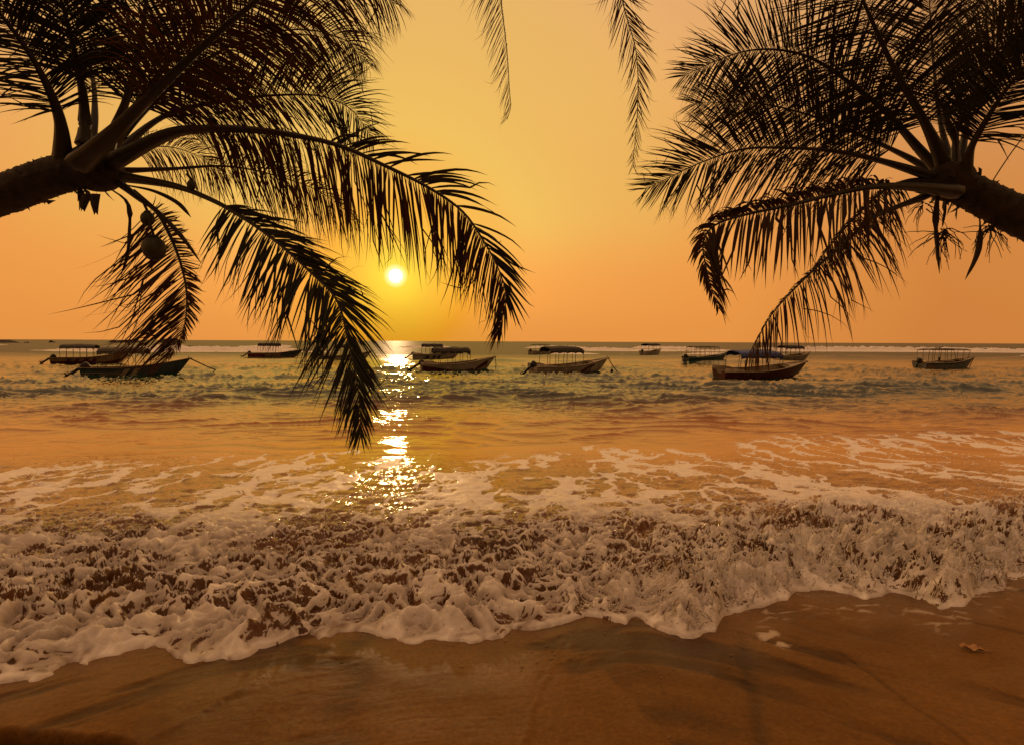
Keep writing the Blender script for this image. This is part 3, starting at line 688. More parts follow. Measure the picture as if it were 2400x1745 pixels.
def superbox(mb, c, r, n=12, m=8, e=0.55):
    def sg(t): return math.copysign(abs(t) ** e, t)
    c = np.asarray(c, float); rows = []
    for j in range(m + 1):
        ph = -math.pi / 2 + math.pi * j / m
        rows.append([c + np.array((r[0] * sg(math.cos(ph)) * sg(math.cos(2 * math.pi * i / n)), r[1] * sg(math.cos(ph)) * sg(math.sin(2 * math.pi * i / n)), r[2] * sg(math.sin(ph)))) for i in range(n + 1)])
    mb.grid(rows)
def outboard(parent, x, z, tilt, mat='motor'):
    """tilted-up outboard: cowling forward and up, leg pointing aft"""
    ca, sa = math.cos(tilt), math.sin(tilt)
    def tr(p):      # local: leg along -Z, tilted so that its foot swings aft (-X)
        px, py, pz = p; return np.array((x + px * ca + pz * sa, py, z - px * sa + pz * ca))
    def part(mb): mb.v = [tuple(tr(p)) for p in mb.v]
    root = MB(); superbox(root, (-0.02, 0, -0.02), (0.10, 0.13, 0.12)); root.box((-0.05, 0, -0.2), (0.14, 0.22, 0.3)); part(root)
    r = root.build('outboard_motor', MAT[mat], parent)
    c = MB(); superbox(c, (0.03, 0, 0.28), (0.25, 0.19, 0.24)); part(c); c.build('cowling', MAT[mat], r)
    l = MB(); l.box((-0.04, 0, -0.55), (0.17, 0.09, 0.75), 1.15); l.box((-0.10, 0, -0.80), (0.36, 0.17, 0.025)); superbox(l, (-0.05, 0, -0.98), (0.23, 0.07, 0.075), e=0.8); l.box((-0.06, 0, -1.09), (0.14, 0.018, 0.16)); part(l)
    l.build('motor_leg', MAT[mat], r)
    p = MB()
    for k in range(3):
        a = 2 * math.pi * k / 3; d = np.array((0, math.cos(a), math.sin(a))); s = np.array((0, -math.sin(a), math.cos(a)))
        b = np.array((-0.30, 0, -0.98))
        p.add([b + d * 0.03 + s * 0.02, b + d * 0.16 + s * 0.07 + (0.03, 0, 0), b + d * 0.18 - s * 0.03 - (0.02, 0, 0), b + d * 0.03 - s * 0.03, b + d * 0.16 + (-0.015, 0, 0)], [(0, 1, 4, 3), (1, 2, 4), (2, 3, 4)])
    p.tube([(-0.24, 0, -0.98), (-0.34, 0, -0.98)], [0.045, 0.02], 8); part(p)
    p.build('propeller', MAT[mat], r)
def canopy_z(kind, a, b, rnd):
    e = 1 - (2 * b - 1) ** 2
    if kind == 'lumpy': return 0.30 * e ** 0.6 * (0.72 + 0.28 * abs(math.sin(a * math.pi * 2.5 + 0.5))) + 0.03 * math.sin(a * 17 + b * 5)
    if kind == 'thin': return 0.10 * e + 0.05 * math.sin(a * 3.0)
    return 0.26 * e ** 0.75 + 0.02 * math.sin(a * 9 + rnd) * e
BOATS = []
def boat(label, stern_px, bow_px, wl, theta, hull='white', can=('arch', 'tarp_dark', 0.2, 0.7, 1.68), posts=5, motor=True, tilt=0.95, rollx=0.0, trim=0.0, inner='cream', bottom=None, coaming=True, beam=1.95, Fb=1.28, Fs=0.66, deco=None, gun='cream', cargo=False, motor_mat='motor'):
    ps = on_z(stern_px, wl); us = (stern_px - 1200) / F0; ub = (bow_px - 1200) / F0
    us = ps[0] / ps[1]; ub = us + (bow_px - stern_px) / F0
    th = math.radians(theta); c, s = math.cos(th), math.sin(th)
    Ln = ps[1] * (ub - us) / (c - ub * s)
    ctr = (ps[0] + Ln / 2 * c, ps[1] + Ln / 2 * s, 0.0)
    t = thing('boat', label, 'boat', ctr, (math.radians(rollx), math.radians(-trim), th), 'tour boats at anchor')
    h = Hull(Ln, beam, Fs, Fb)
    # shell: outer skin, inner skin, transom with a motor cut-out
    mb = MB(); vcut = 0.80
    for sd_ in (-1, 1):
        P = [[h.pt(q, v, sd_) for v in VS] for q in QS]; mb.grid(P)
        P = []
        for q in QS:
            row = []
            for v in VS:
                p = h.pt(q, v, sd_, 0.05); p[2] = max(p[2], 0.10); row.append(p)
            P.append(row)
        mb.grid(P)
    for i in range(len(VS) - 1):
        for (a0, a1) in ((-1, -0.42), (-0.42, 0.42), (0.42, 1)):
            if a0 == -0.42 and VS[i + 1] > vcut: continue
            for dx in (0.0, 0.05):
                q = []
                for (v, a) in ((VS[i], a0), (VS[i], a1), (VS[i + 1], a1), (VS[i + 1], a0)):
                    p = h.pt(0, v, 1); q.append((p[0] + dx, p[1] * a, p[2]))
                mb.add(q, [(0, 1, 2, 3)])
    mb.build('hull', MAT[hull], t)
    if bottom:
        for sd_ in (-1, 1):
            stripe(h, t, MAT[bottom], 0.0, 0.97, lambda q: 0.02, lambda q: 0.30, 20, sd_, 'boot_stripe')
    # inner lining
    mb = MB()
    for sd_ in (-1, 1):
        mb.grid([[h.pt(q, v, sd_, 0.065) + np.array((0, 0, 0)) if h.pt(q, v, sd_)[2] > 0.14 else np.array((h.pt(q, v, sd_)[0], max(0, abs(h.pt(q, v, sd_, 0.065)[1])) * sd_, 0.14)) for v in VS[3:]] for q in QS])
    mb.build('lining', MAT[inner], t)
    mb = MB(); mb.grid([[np.array((h.pt(q, 0.3, 1)[0], a * max(0, h.pt(q, 0.42, 1)[1] - 0.06), 0.15)) for a in (-1, 0, 1)] for q in QS[:-1]]); mb.build('floor', MAT['wood'], t)
    # gunwale
    for sd_ in (-1, 1):
        mb = MB(); mb.tube([h.pt(q, 1, sd_) + np.array((0, sd_ * 0.01, 0.015)) for q in QS], [0.055] * (len(QS) - 1) + [0.04], 6, True, 0.7); mb.build('gunwale', MAT[gun], t)
    # foredeck and its coaming
    mb = MB(); mb.grid([[h.pt(q, 0.93, 1) * np.array((1, a, 1)) + np.array((0, 0, 0.05 * (1 - a * a))) for a in np.linspace(-0.97, 0.97, 7)] for q in QS[9:]]); mb.build('foredeck', MAT[inner], t)
    q0 = 0.765; p = h.pt(q0, 1, 1); mb = MB()
    arc = [np.array((p[0] + 0.30 * (1 - (k / 6 - 1) ** 2) ** 1 * 1.0, p[1] * 0.95 * (k / 6 - 1), p[2] - 0.02 + 0.10 * (1 - (k / 6 - 1) ** 2))) for k in range(13)]
    mb.tube(arc, 0.05, 6, True, 2.2); mb.build('deck_coaming', MAT[inner], t)
    bp = h.pt(1.0, 1.0, 1); mb = MB(); mb.ball(bp + np.array((0.02, 0, -0.02)), (0.10, 0.06, 0.07), 8, 5); mb.tube([bp + np.array((-0.12, 0, -0.02)), bp + np.array((-0.12, 0, 0.16))], 0.03, 6); mb.build('bow_post', MAT[gun], t)
    for q in (0.22, 0.38, 0.54, 0.67):
        w = h.pt(q, 0.7, 1)[1] - 0.06; mb = MB(); mb.box((h.pt(q, 0.7, 1)[0], 0, 0.40), (0.26, 2 * w, 0.05)); mb.build('seat', MAT['wood'], t)
    if coaming:
        for sd_ in (-1, 1):
            mb = MB(); rows = []
            for q in np.linspace(0.0, 0.26, 9):
                p = h.pt(q, 1, sd_); hh = 0.20 * (1 - max(0, (q - 0.12) / 0.14) ** 1.5)
                i_ = np.array((0, -sd_ * 0.05, 0))
                rows.append([p + (0, 0, -0.03), p + (0, 0, 0.02 + hh), p + i_ + (0, 0, 0.02 + hh), p + i_ + (0, 0, -0.03)])
            mb.grid(rows); mb.add([rows[0][k] for k in range(4)], [(0, 1, 2, 3)]); mb.build('stern_coaming', MAT[gun], t)
    # canopy
    kind, cmat, c0, c1, cz = can
    if kind:
        x0, x1 = h.pt(c0, 1, 1)[0], h.pt(c1, 1, 1)[0]; hw = beam / 2 * 0.93; rnd = random.random() * 6
        nu, nv = 22, 13
        def cp(i, j, off):
            a, b = i / (nu - 1), j / (nv - 1); e = (2 * b - 1)
            z = cz + canopy_z(kind, a, b, rnd) + off
            if kind in ('arch', 'lumpy') : z -= 0.10 * abs(e) ** 10
            if kind != 'thin' : z -= 0.10 * max(0, (a - 0.88) / 0.12) ** 2 + 0.06 * max(0, (0.08 - a) / 0.08) ** 2
            return np.array((x0 + (x1 - x0) * a, hw * (e if kind == 'thin' else math.sin(e * math.pi / 2 * 0.96)), z))
        mb = MB(); top = [[cp(i, j, 0.0) for j in range(nv)] for i in range(nu)]; bot = [[cp(i, j, -0.02) for j in range(nv)] for i in range(nu)]
        mb.grid(top); mb.grid([r[::-1] for r in bot])
        ring = [(i, 0) for i in range(nu)] + [(nu - 1, j) for j in range(1, nv)] + [(i, nv - 1) for i in range(nu - 2, -1, -1)] + [(0, j) for j in range(nv - 2, 0, -1)]
        vh = 0.02 if kind == 'thin' else 0.13
        mb.add([top[i][j] for i, j in ring] + [bot[i][j] - np.array((0, 0, vh * (0.75 + 0.25 * math.sin(k * 1.3)) if j in (0, nv - 1) else 0.02)) for k, (i, j) in enumerate(ring)], [(k, (k + 1) % len(ring), len(ring) + (k + 1) % len(ring), len(ring) + k) for k in range(len(ring))])
        mb.build('canopy', MAT[cmat], t)
        for sd_ in (-1, 1):
            mb = MB(); mb.tube([(x0 - 0.08, sd_ * hw, cz - 0.03), (x1 + 0.08, sd_ * hw, cz - 0.03)], 0.02, 6); mb.build('canopy_rail', MAT['pole'], t)
            for k in range(posts):
                q = c0 + (c1 - c0) * k / (posts - 1); f = h.pt(q, 1, sd_); mb = MB()
                mb.tube([f + (0, -sd_ * 0.03, -0.1), (f[0], sd_ * (hw * 0.5 + abs(f[1]) * 0.5), f[2] + 0.5 * (cz - f[2])), (x0 + (x1 - x0) * k / (posts - 1), sd_ * hw, cz)], 0.022, 6); mb.build('canopy_post', MAT['pole'], t)
    if motor:
        p = h.pt(0, 0.86, 1); outboard(t, p[0] - 0.14, p[2] + 0.12, tilt, motor_mat)
    if deco: deco(h, t)
    t.rotation_mode = 'XYZ'
    bow_w = Matrix.Translation(ctr) @ t.rotation_euler.to_matrix().to_4x4() @ Vector(h.pt(1.0, 0.97, 1))
    BOATS.append((t, h, np.array(bow_w)))
    return t, h, np.array(bow_w)

def chevrons(mat, qs, w, v0, v1, lean):
    def f(h, t):
        for q in qs:
            mb = MB(); mb.grid([[h.out(q + lean * k / 8 + a, v0 + (v1 - v0) * k / 8, -1, 0.010) for a in (0, w / 2, w)] for k in range(9)]); mb.build('chevron', MAT[mat], t)
    return f
def deco_red(h, t):
    stripe(h, t, MAT['tan'], 0.0, 0.97, lambda q: 0.62, lambda q: 0.95)
    chevrons('maroon', (0.18, 0.30, 0.42, 0.54), 0.07, 0.42, 0.90, 0.06)(h, t)
    stripe(h, t, MAT['tan'], 0.55, 0.95, lambda q: 0.40 + 0.15 * (q - 0.55), lambda q: 0.66, 12)
def deco_blue(h, t):
    for k, (v, e) in enumerate(((0.36, 0.47), (0.50, 0.43), (0.63, 0.39))):
        stripe(h, t, MAT['cream'], 0.01, e, lambda q, v=v: v, lambda q, v=v: v + 0.05, 14)
    for q in (0.37, 0.47):
        mb = MB(); mb.grid([[h.out(q + 0.07 * k / 8 + a, 0.40 + 0.50 * k / 8, -1, 0.011) for a in (0, 0.03, 0.055)] for k in range(9)]); mb.build('chevron', MAT['cream'], t)
    hull_text(h, t, '38', MAT['black'], 0.055, 0.86, 0.24)
def deco_rwb(h, t):
    stripe(h, t, MAT['red'], 0.0, 0.33, lambda q: 0.25, lambda q: 0.94, 8)
    stripe(h, t, MAT['tan'], 0.331, 0.64, lambda q: 0.25, lambda q: 0.94, 8)
    stripe(h, t, MAT['blue'], 0.641, 0.98, lambda q: 0.25, lambda q: 0.94, 10)
def deco_five(h, t):
    stripe(h, t, MAT['black'], 0.02, 0.95, lambda q: 0.78, lambda q: 0.83)
    chevrons('black', (0.26, 0.40, 0.52), 0.08, 0.38, 0.74, 0.05)(h, t)
def deco_swoosh(h, t):
    stripe(h, t, MAT['maroon'], 0.02, 0.74, lambda q: 0.30 + 0.10 * max(0, (q - 0.45) / 0.3) ** 1.0, lambda q: 0.30 + 0.55 * np.clip(1 - (q / 0.50) ** 1.5, 0.0, 1) + 0.18 * max(0.0, (q - 0.25) / 0.5) + 0.04, 26)
    stripe(h, t, MAT['maroon'], 0.76, 0.93, lambda q: 0.36 + 1.4 * (q - 0.76) ** 1.3, lambda q: 0.42 + 0.45 * np.sin((q - 0.76) / 0.17 * 1.57), 12)
    hull_text(h, t, 'DC', MAT['black'], 0.07, 1.06, 0.24)
def deco_wing(h, t):
    def arc(q, q0, q1): return np.clip((q - q0) / (q1 - q0), 0, 1)
    stripe(h, t, MAT['maroon'], 0.58, 0.80, lambda q: 0.32 + 0.50 * np.sin(arc(q, 0.58, 0.86) * 1.8) * arc(q, 0.58, 0.62) - 0.05, lambda q: 0.34 + 0.56 * np.sin(np.clip(arc(q, 0.56, 0.78) * 1.75 + 0.1, 0, 1.57)), 16)
    for k in range(6):
        q = 0.60 + 0.022 * k; mb = MB(); mb.grid([[h.out(q + 0.03 * j / 5 + a, 0.30 + (0.18 + 0.04 * k) * j / 5, -1, 0.010) for a in (0, 0.010)] for j in range(6)]); mb.build('feather', MAT['maroon'], t)
    mb = MB(); mb.grid([[h.out(0.715 + 0.055 * j / 8 + a * (1 - j / 9), 0.34 + 0.44 * j / 8, -1, 0.010) for a in (0, 0.015, 0.03)] for j in range(9)]); mb.build('feather', MAT['maroon'], t)
    stripe(h, t, MAT['tan'], 0.02, 0.60, lambda q: 0.70, lambda q: 0.72)
    hull_text(h, t, 'LERMALISE', MAT['maroon'], 0.46, 0.38, 0.19, arch=0.12)
def deco_cargo(h, t):
    mb = MB(); superbox(mb, (0.2, 0.1, 0.80), (0.95, 0.38, 0.13), e=0.8); mb.build('surfboard', MAT['white'], t)
    mb = MB(); superbox(mb, (-0.9, -0.2, 0.62), (0.42, 0.35, 0.30)); mb.build('storage_box', MAT['tan'], t)
    mb = MB(); mb.tube([(-0.55, 0.1, 0.5), (-0.55, 0.1, 1.05)], [0.12, 0.09], 8); mb.ball((-0.55, 0.1, 1.13), 0.11, 8, 6); mb.build('steering_post', MAT['black'], t)
    h2 = MB(); pts = [(-1.6, -0.9, 1.92), (-1.0, -0.4, 2.22), (0, -0.2, 2.28), (0.8, -0.2, 2.23)]; h2.tube(catmull(pts, 14), 0.05, 6, True, 0.4); h2.build('awning_pole', MAT['tarp_dark'], t)
    stripe(h, t, MAT['blue'], 0.0, 0.95, lambda q: 0.84, lambda q: 0.94)
    stripe(h, t, MAT['tan'], 0.01, 0.20, lambda q: 0.34, lambda q: 0.80, 6)
    chevrons('white', (0.28, 0.36, 0.44), 0.025, 0.45, 0.78, 0.03)(h, t)
def deco_lines(h, t):
    stripe(h, t, MAT['tan'], 0.02, 0.9, lambda q: 0.55, lambda q: 0.58); stripe(h, t, MAT['tan'], 0.02, 0.9, lambda q: 0.70, lambda q: 0.73)
def deco_plain(h, t):
    stripe(h, t, MAT['black'], 0.01, 0.95, lambda q: 0.84, lambda q: 0.92)

b1 = boat('boat with dark red chevrons and grey canopy, behind the blue boat at left', 116, 300, 853, 20, 'maroon', ('arch', 'tarp_grey', 0.14, 0.60, 1.88), 6, deco=deco_red, gun='tan', coaming=False)
b2 = boat('dark blue boat with cream stripes and number 38, below the drooping palm frond', 187, 439, 884, 20, 'blue', ('arch', 'tarp_grey', 0.17, 0.62, 1.84), 4, deco=deco_blue, gun='tan', coaming=False)
b3 = boat('far boat with red stern, pale middle and blue bow under a small dark canopy', 578, 707, 838, 12, 'tan', ('lumpy', 'tarp_dark', 0.20, 0.60, 1.95), 5, deco=deco_rwb, coaming=False)
b4 = boat('pale boat half hidden behind the low hanging frond left of the sun glitter', 746, 866, 846, 15, 'white', ('arch', 'tarp_dark', 0.30, 0.68, 1.9), 4, deco=deco_plain)
b5 = boat('pale boat with black markings moored just behind the boat with the maroon swoosh', 962, 1076, 841, 10, 'white', ('lumpy', 'tarp_dark', 0.20, 0.66, 1.95), 6, deco=deco_five)
b6 = boat('white boat with a big maroon swoosh along its hull and a rumpled dark tarp', 979, 1154, 871, 12, 'white', ('lumpy', 'tarp_dark', 0.16, 0.68, 1.82), 6, deco=deco_swoosh, rollx=2)
b7 = boat('distant small pale boat behind the stern of the boat with the maroon wing', 1241, 1297, 831, 33, 'white', ('thin', 'tarp_dark', 0.12, 0.72, 1.95), 4, tilt=0.35)
b8 = boat('white boat with a maroon wing painted on its bow and a mooring rope with float', 1240, 1418, 878, 24, 'white', ('arch', 'tarp_dark', 0.16, 0.62, 1.98), 5, deco=deco_wing, tilt=0.80, rollx=3, motor_mat='motor')
b9 = boat('farthest boat, seen from its stern, with a dark hull bottom and thin awning', 1504, 1548, 832, 40, 'white', ('arch', 'tarp_dark', 0.12, 0.78, 2.05), 4, bottom='black', tilt=0.4)
b10 = boat('dark green boat with a dark canopy beside the blue tarp boat', 1603, 1700, 851, 15, 'green', ('thin', 'tarp_dark', 0.12, 0.74, 1.98), 6, inner='greyblue', gun='green', tilt=0.35)
b11 = boat('dark red boat with a bright blue tarp roof and cream inside, no motor', 1675, 1879, 889, 12, 'maroon', ('arch', 'tarp_blue', 0.16, 0.66, 1.82), 4, motor=False, rollx=6)
b12 = boat('white boat anchored behind the bow of the blue tarp boat', 1816, 1895, 845, 12, 'white', ('arch', 'tarp_dark', 0.14, 0.72, 1.98), 5, deco=deco_lines, rollx=4, motor=False)
b13 = boat('rightmost boat, grey blue hull, loaded with gear under a bare canopy frame', 2149, 2277, 866, 8, 'greyblue', ('thin', 'tarp_dark', 0.10, 0.80, 1.95), 7, deco=deco_cargo, tilt=0.4)

def rope(name, label, pts, r=0.03, group=None, n=16):
    mb = MB(); mb.tube(catmull(pts, n), r, 6); o = mb.build(name, MAT['rope']); o['label'] = label; o['category'] = 'rope'
    if group: o['group'] = group
    return o
def moor(b, px, py, label, sag=0.15, r=0.03):
    e = on_z(px, py, -0.1); s = b[2]; m = (s + e) / 2 - np.array((0, 0, sag))
    return rope('mooring_rope', label, [s, m, e], r, 'mooring ropes')
moor(b2, 520, 872, 'heavy mooring rope running right from the bow of the blue boat', 0.05, 0.045)
moor(b8, 1450, 873, 'mooring rope sloping right from the bow of the boat with the maroon wing', 0.12, 0.04)
moor(b6, 1164, 867, 'short rope hanging from the bow of the boat with the maroon swoosh', 0.0, 0.03)
moor(b11, 1866, 880, 'short rope hanging from the bow of the blue tarp boat', 0.0, 0.03)
moor(b13, 2270, 865, 'short rope hanging from the bow of the rightmost boat', 0.0, 0.035)
moor(b1, 316, 849, 'rope hanging from the bow of the red chevron boat behind the blue boat', 0.0, 0.035)
fl = on_z(1434, 868, 0.25); mb = MB(); mb.ball((0, 0, 0), 0.13, 10, 8); mb.tube([(0, 0, 0.12), (0, 0, 0.55)], 0.02, 6)
o = mb.build('rope_float', MAT['black']); o.location = fl; o['label'] = 'round black float hung on the mooring rope of the winged boat'; o['category'] = 'float'

# ------------------------------------------------------------------ coconut palms
def leaflets_np(P, T, Nn, Sd, t, side, Lmax, opt):
    """vectorised leaflets: positions P (n,3), frames T,N,S; returns V,F"""
    n = len(t); seg = 7
    prof = np.interp(t, [0, 0.12, 0.35, 0.6, 0.85, 1.0], [0.55, 0.85, 1.0, 0.90, 0.55, 0.22])
    Ln = Lmax * prof * (1 + 0.10 * rng.normal(size=n))
    brk = rng.random(n) < opt.get('broken', 0.06); Ln = np.where(brk, Ln * (0.35 + 0.4 * rng.random(n)), Ln)
    ang_ = opt.get('ang', [1.20, 1.02, 0.80, 0.42])
    if side < 0: ang_ = opt.get('ang2', ang_)
    a = np.interp(t, [0, 0.3, 0.7, 1.0], ang_) + 0.08 * rng.normal(size=n)
    lift = opt.get('lift', 0.15) + 0.14 * rng.normal(size=n)
    D0 = np.cos(a)[:, None] * T + np.sin(a)[:, None] * (side * Sd * np.cos(lift)[:, None] + Nn * np.sin(lift)[:, None])
    g = np.interp(t, [0, 1], opt.get('droop', [0.9, 0.9])) * (1 + 0.22 * rng.normal(size=n))
    # neighbouring leaflets cling together in clumps
    ck = np.interp(t * 40, np.arange(41), rng.normal(0, 0.10, 41)); D0 = D0 + ck[:, None] * T
    wind = np.array(opt.get('wind', (0, 0, 0)), float)
    G = np.array([0, 0, -1.0])
    pos = P.copy(); rows = []
    Wm = opt.get('w', 0.0145) * (0.8 + 0.4 * rng.random(n)) * np.interp(t, [0, 0.7, 1], [1, 0.95, 0.5])
    tw = rng.normal(0, 0.45, n)
    kink = np.where(rng.random(n) < opt.get('kink', 0.26), rng.normal(0, 1.1, n), 0); kseg = rng.integers(3, seg, n)
    curl = rng.normal(0, opt.get('curl', 0.5), n)
    prev = D0
    for k in range(seg + 1):
        s = k / seg
        D = D0 + (g * s ** 1.15 * 1.6)[:, None] * G + (s ** 1.5) * wind
        D = D + ((curl * s ** 3)[:, None] + np.where(k >= kseg, kink * 0.7, 0)[:, None]) * T
        D = D / np.linalg.norm(D, axis=1, keepdims=True)
        Bw = T - np.sum(T * D, axis=1, keepdims=True) * D
        Bw = Bw / (np.linalg.norm(Bw, axis=1, keepdims=True) + 1e-6)
        Cn = np.cross(D, Bw)
        ww = np.cos(tw)[:, None] * Bw + np.sin(tw)[:, None] * Cn
        nn = np.cross(D, ww)
        wd = Wm * np.interp(s, [0, 0.10, 0.35, 0.7, 0.93, 1.0], [0.35, 0.9, 1.0, 0.62, 0.18, 0.04])
        rows.append(np.stack([pos - ww * wd[:, None] * 0.5 + nn * (wd * 0.18)[:, None], pos, pos + ww * wd[:, None] * 0.5 + nn * (wd * 0.18)[:, None]], 1))
        pos = pos + D * (Ln / seg)[:, None]
    V = np.stack(rows, 1)            # n, seg+1, 3, 3
    idx = np.arange(n * (seg + 1) * 3).reshape(n, seg + 1, 3)
    q = np.stack([idx[:, :-1, :-1], idx[:, :-1, 1:], idx[:, 1:, 1:], idx[:, 1:, :-1]], -1).reshape(-1, 4)
    return V.reshape(-1, 3), q
def frond(palm, pts, Lmax=0.75, sides=(1.0, 1.0), t0=0.22, roll=0.0, n=92, base_w=0.11, mat='leaf', pmat='petiole', miss=0.07, **opt):
    n = int(n * opt.get('dens', 1.75)); Lmax *= 1.12
    P3 = catmull([at(*p) for p in pts], 64)
    T = np.gradient(P3, axis=0); seglen = np.linalg.norm(T, axis=1); T = T / seglen[:, None]
    arc = np.concatenate([[0], np.cumsum(np.linalg.norm(np.diff(P3, axis=0), axis=1))]); tt = arc / arc[-1]
    mb = MB()
    rad = np.interp(tt, [0, 0.05, 0.2, 0.45, 0.8, 1.0], [base_w * 0.62, base_w * 0.5, base_w * 0.30, base_w * 0.17, base_w * 0.07, 0.003])
    mb.tube(list(P3), list(rad), 7, True, 0.75)
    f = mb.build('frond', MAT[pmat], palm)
    Vs, Fs = [], []; b = 0
    for sgn, lm in zip((1, -1), sides):
        if lm <= 0: continue
        t = t0 + (1 - t0) * (np.arange(n) + 0.5 + rng.normal(0, 0.18, n)) / n; t = np.clip(t, t0, 0.999)
        t = t[rng.random(n) > miss]
        gap = opt.get('gaps', ())
        for (ga, gb) in gap: t = t[(t < ga) | (t > gb)]
        pp = np.stack([np.interp(t, tt, P3[:, k]) for k in range(3)], 1); TT = np.stack([np.interp(t, tt, T[:, k]) for k in range(3)], 1)
        TT = TT / np.linalg.norm(TT, axis=1, keepdims=True)
        Vw = EYE[None, :] - pp; Vw = Vw / np.linalg.norm(Vw, axis=1, keepdims=True)
        Nn = Vw - np.sum(Vw * TT, 1, keepdims=True) * TT; Nn = Nn / (np.linalg.norm(Nn, axis=1, keepdims=True) + 1e-6)
        Sd = np.cross(TT, Nn); Nr = Nn * math.cos(roll) + Sd * math.sin(roll); Sr = np.cross(TT, Nr)
        V, F = leaflets_np(pp, TT, Nr, Sr, (t - t0) / (1 - t0), sgn, Lmax * lm, opt)
        Vs.append(V); Fs.append(F + b); b += len(V)
    me = mesh_np('leaflets', np.vstack(Vs), np.vstack(Fs))
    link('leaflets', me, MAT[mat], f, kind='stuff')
    return f
def trunk(palm, pts, r0, r1, n=150):
    P = catmull(pts, n); T = np.gradient(P, axis=0); T /= np.linalg.norm(T, axis=1)[:, None]
    arc = np.concatenate([[0], np.cumsum(np.linalg.norm(np.diff(P, axis=0), axis=1))])
    mb = MB(); rows = []; K = 22
    for i in range(n):
        a = np.cross(T[i], (0, 0, 1.0)); a /= np.linalg.norm(a); b = np.cross(a, T[i])
        ring = ((arc[i] * 11) % 1.0); r = (r0 + (r1 - r0) * i / (n - 1)) * (1 + 0.055 * ring ** 2.5 - 0.02)
        rows.append([P[i] + (r * (1 + 0.035 * math.sin(k * 2.7 + i * 0.6) + 0.03 * random.uniform(-1, 1))) * (math.cos(2 * math.pi * k / K) * a + math.sin(2 * math.pi * k / K) * b) for k in range(K)] )
        rows[-1].append(rows[-1][0])
    mb.grid(rows)
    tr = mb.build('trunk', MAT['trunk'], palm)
    # bark shreds standing off the ring scars near the crown
    mb = MB()
    for q in range(90):
        i = random.randint(int(n * 0.45), n - 3); k = random.randint(0, K - 1)
        p = np.array(rows[i][k]); d = p - P[i]; d /= np.linalg.norm(d); s = np.cross(d, T[i]); l = random.uniform(0.015, 0.05)
        mb.add([p - s * 0.02 - d * 0.01, p + s * 0.02 - d * 0.01, p + s * random.uniform(-.02, .02) + d * l - T[i] * random.uniform(0, 0.05), p - T[i] * 0.02 - d * 0.01], [(0, 1, 2), (0, 2, 3), (1, 3, 2)])
    mb.build('bark_shreds', MAT['husk'], tr, kind='stuff')
    return tr
def sheath(palm, pts, w, name='flower_sheath'):
    P = catmull([at(*p) for p in pts], 16); n = len(P)
    mb = MB(); mb.tube(list(P), [w * v for v in np.interp(np.linspace(0, 1, n), [0, 0.15, 0.55, 0.85, 1], [0.35, 0.5, 1.0, 0.6, 0.06])], 8, True, 0.45); return mb.build(name, MAT['husk'], palm)
def crown(palm, c, r, axis, n=26):
    """fibrous heart where the leaf bases overlap"""
    mb = MB(); c = np.asarray(c, float); axis = np.asarray(axis, float) / np.linalg.norm(axis)
    superbox(mb, c, (r, r * 0.9, r * 0.9), 16, 10, 0.9)
    a = np.cross(axis, (0, 0, 1.0)); a /= np.linalg.norm(a); b = np.cross(a, axis)
    for i in range(n):
        th = random.uniform(0, 6.28); d = math.cos(th) * a + math.sin(th) * b; o = c + d * r * 0.7 + axis * random.uniform(-1.1, 0.5) * r
        l = random.uniform(0.10, 0.24); tip = o + d * l * 0.5 + np.array((0, 0, -1)) * l * random.uniform(0.1, 0.8) + axis * random.uniform(-.1, .15)
        s = np.cross(d, axis) * random.uniform(0.025, 0.06)
        mb.add([o - s, o + s, (o + tip) / 2 + s * 0.8 + d * 0.02, tip, (o + tip) / 2 - s * 0.8 + d * 0.015], [(0, 1, 2, 4), (4, 2, 3)])
    return mb.build('crown_fibre', MAT['husk'], palm)

# --- left palm
cl = at(225, 395, 5.5)
root_l = np.array([-11.5, 1.6, 0.95])
pl = thing('palm_tree', 'coconut palm leaning in from the left edge with coconuts and long drooping fronds', 'palm', root_l, group='coconut palms')
def under(root):      # parts are written in world space, shift them under their tree
    root.matrix_world = Matrix.Translation(root.location)
    bpy.context.view_layer.update()
    for o in root.children: o.matrix_parent_inverse = root.matrix_world.inverted()
trunk(pl, [root_l, at(-700, 640, 5.2), at(-250, 528, 5.3), at(0, 458, 5.4), at(130, 412, 5.45), cl], 0.20, 0.165)
crown(pl, cl, 0.24, cl - at(0, 458, 5.4))
DRP = dict(droop=[0.55, 0.75])
frond(pl, [(150, 385, 5.4), (140, 280, 5.2), (92, 165, 4.9), (20, 58, 4.6), (-70, -40, 4.3), (-200, -110, 4.0)], 0.70, (1.0, 1.1), 0.25, 0.35, 90, 0.17, droop=[0.25, 0.6])
frond(pl, [(195, 340, 5.4), (199, 280, 5.4), (192, 205, 5.3), (168, 95, 5.1), (135, -20, 4.9), (70, -160, 4.6)], 0.75, (1, 1), 0.35, -0.2, 80, 0.15, droop=[0.2, 0.4])
frond(pl, [(215, 340, 5.6), (222, 262, 5.7), (215, 170, 5.8), (180, 60, 5.9), (110, -60, 6.0), (-20, -130, 6.0)], 0.75, (1, 1), 0.2, 0.5, 90, 0.08, droop=[0.3, 0.6])
frond(pl, [(185, 385, 5.2), (262, 315, 5.0), (350, 228, 4.8), (456, 127, 4.6), (562, 34, 4.5), (690, -60, 4.5), (820, -70, 4.6), (925, 10, 4.7)], 0.92, (1.0, 0.95), 0.28, 0.25, 110, 0.20, droop=[0.75, 1.1], mat='leaf_dry')
frond(pl, [(250, 350, 5.5), (300, 220, 5.4), (335, 60, 5.2), (350, -100, 5.0), (340, -260, 4.8)], 0.85, (1, 1), 0.22, 0.0, 90, 0.13, droop=[0.15, 0.4])
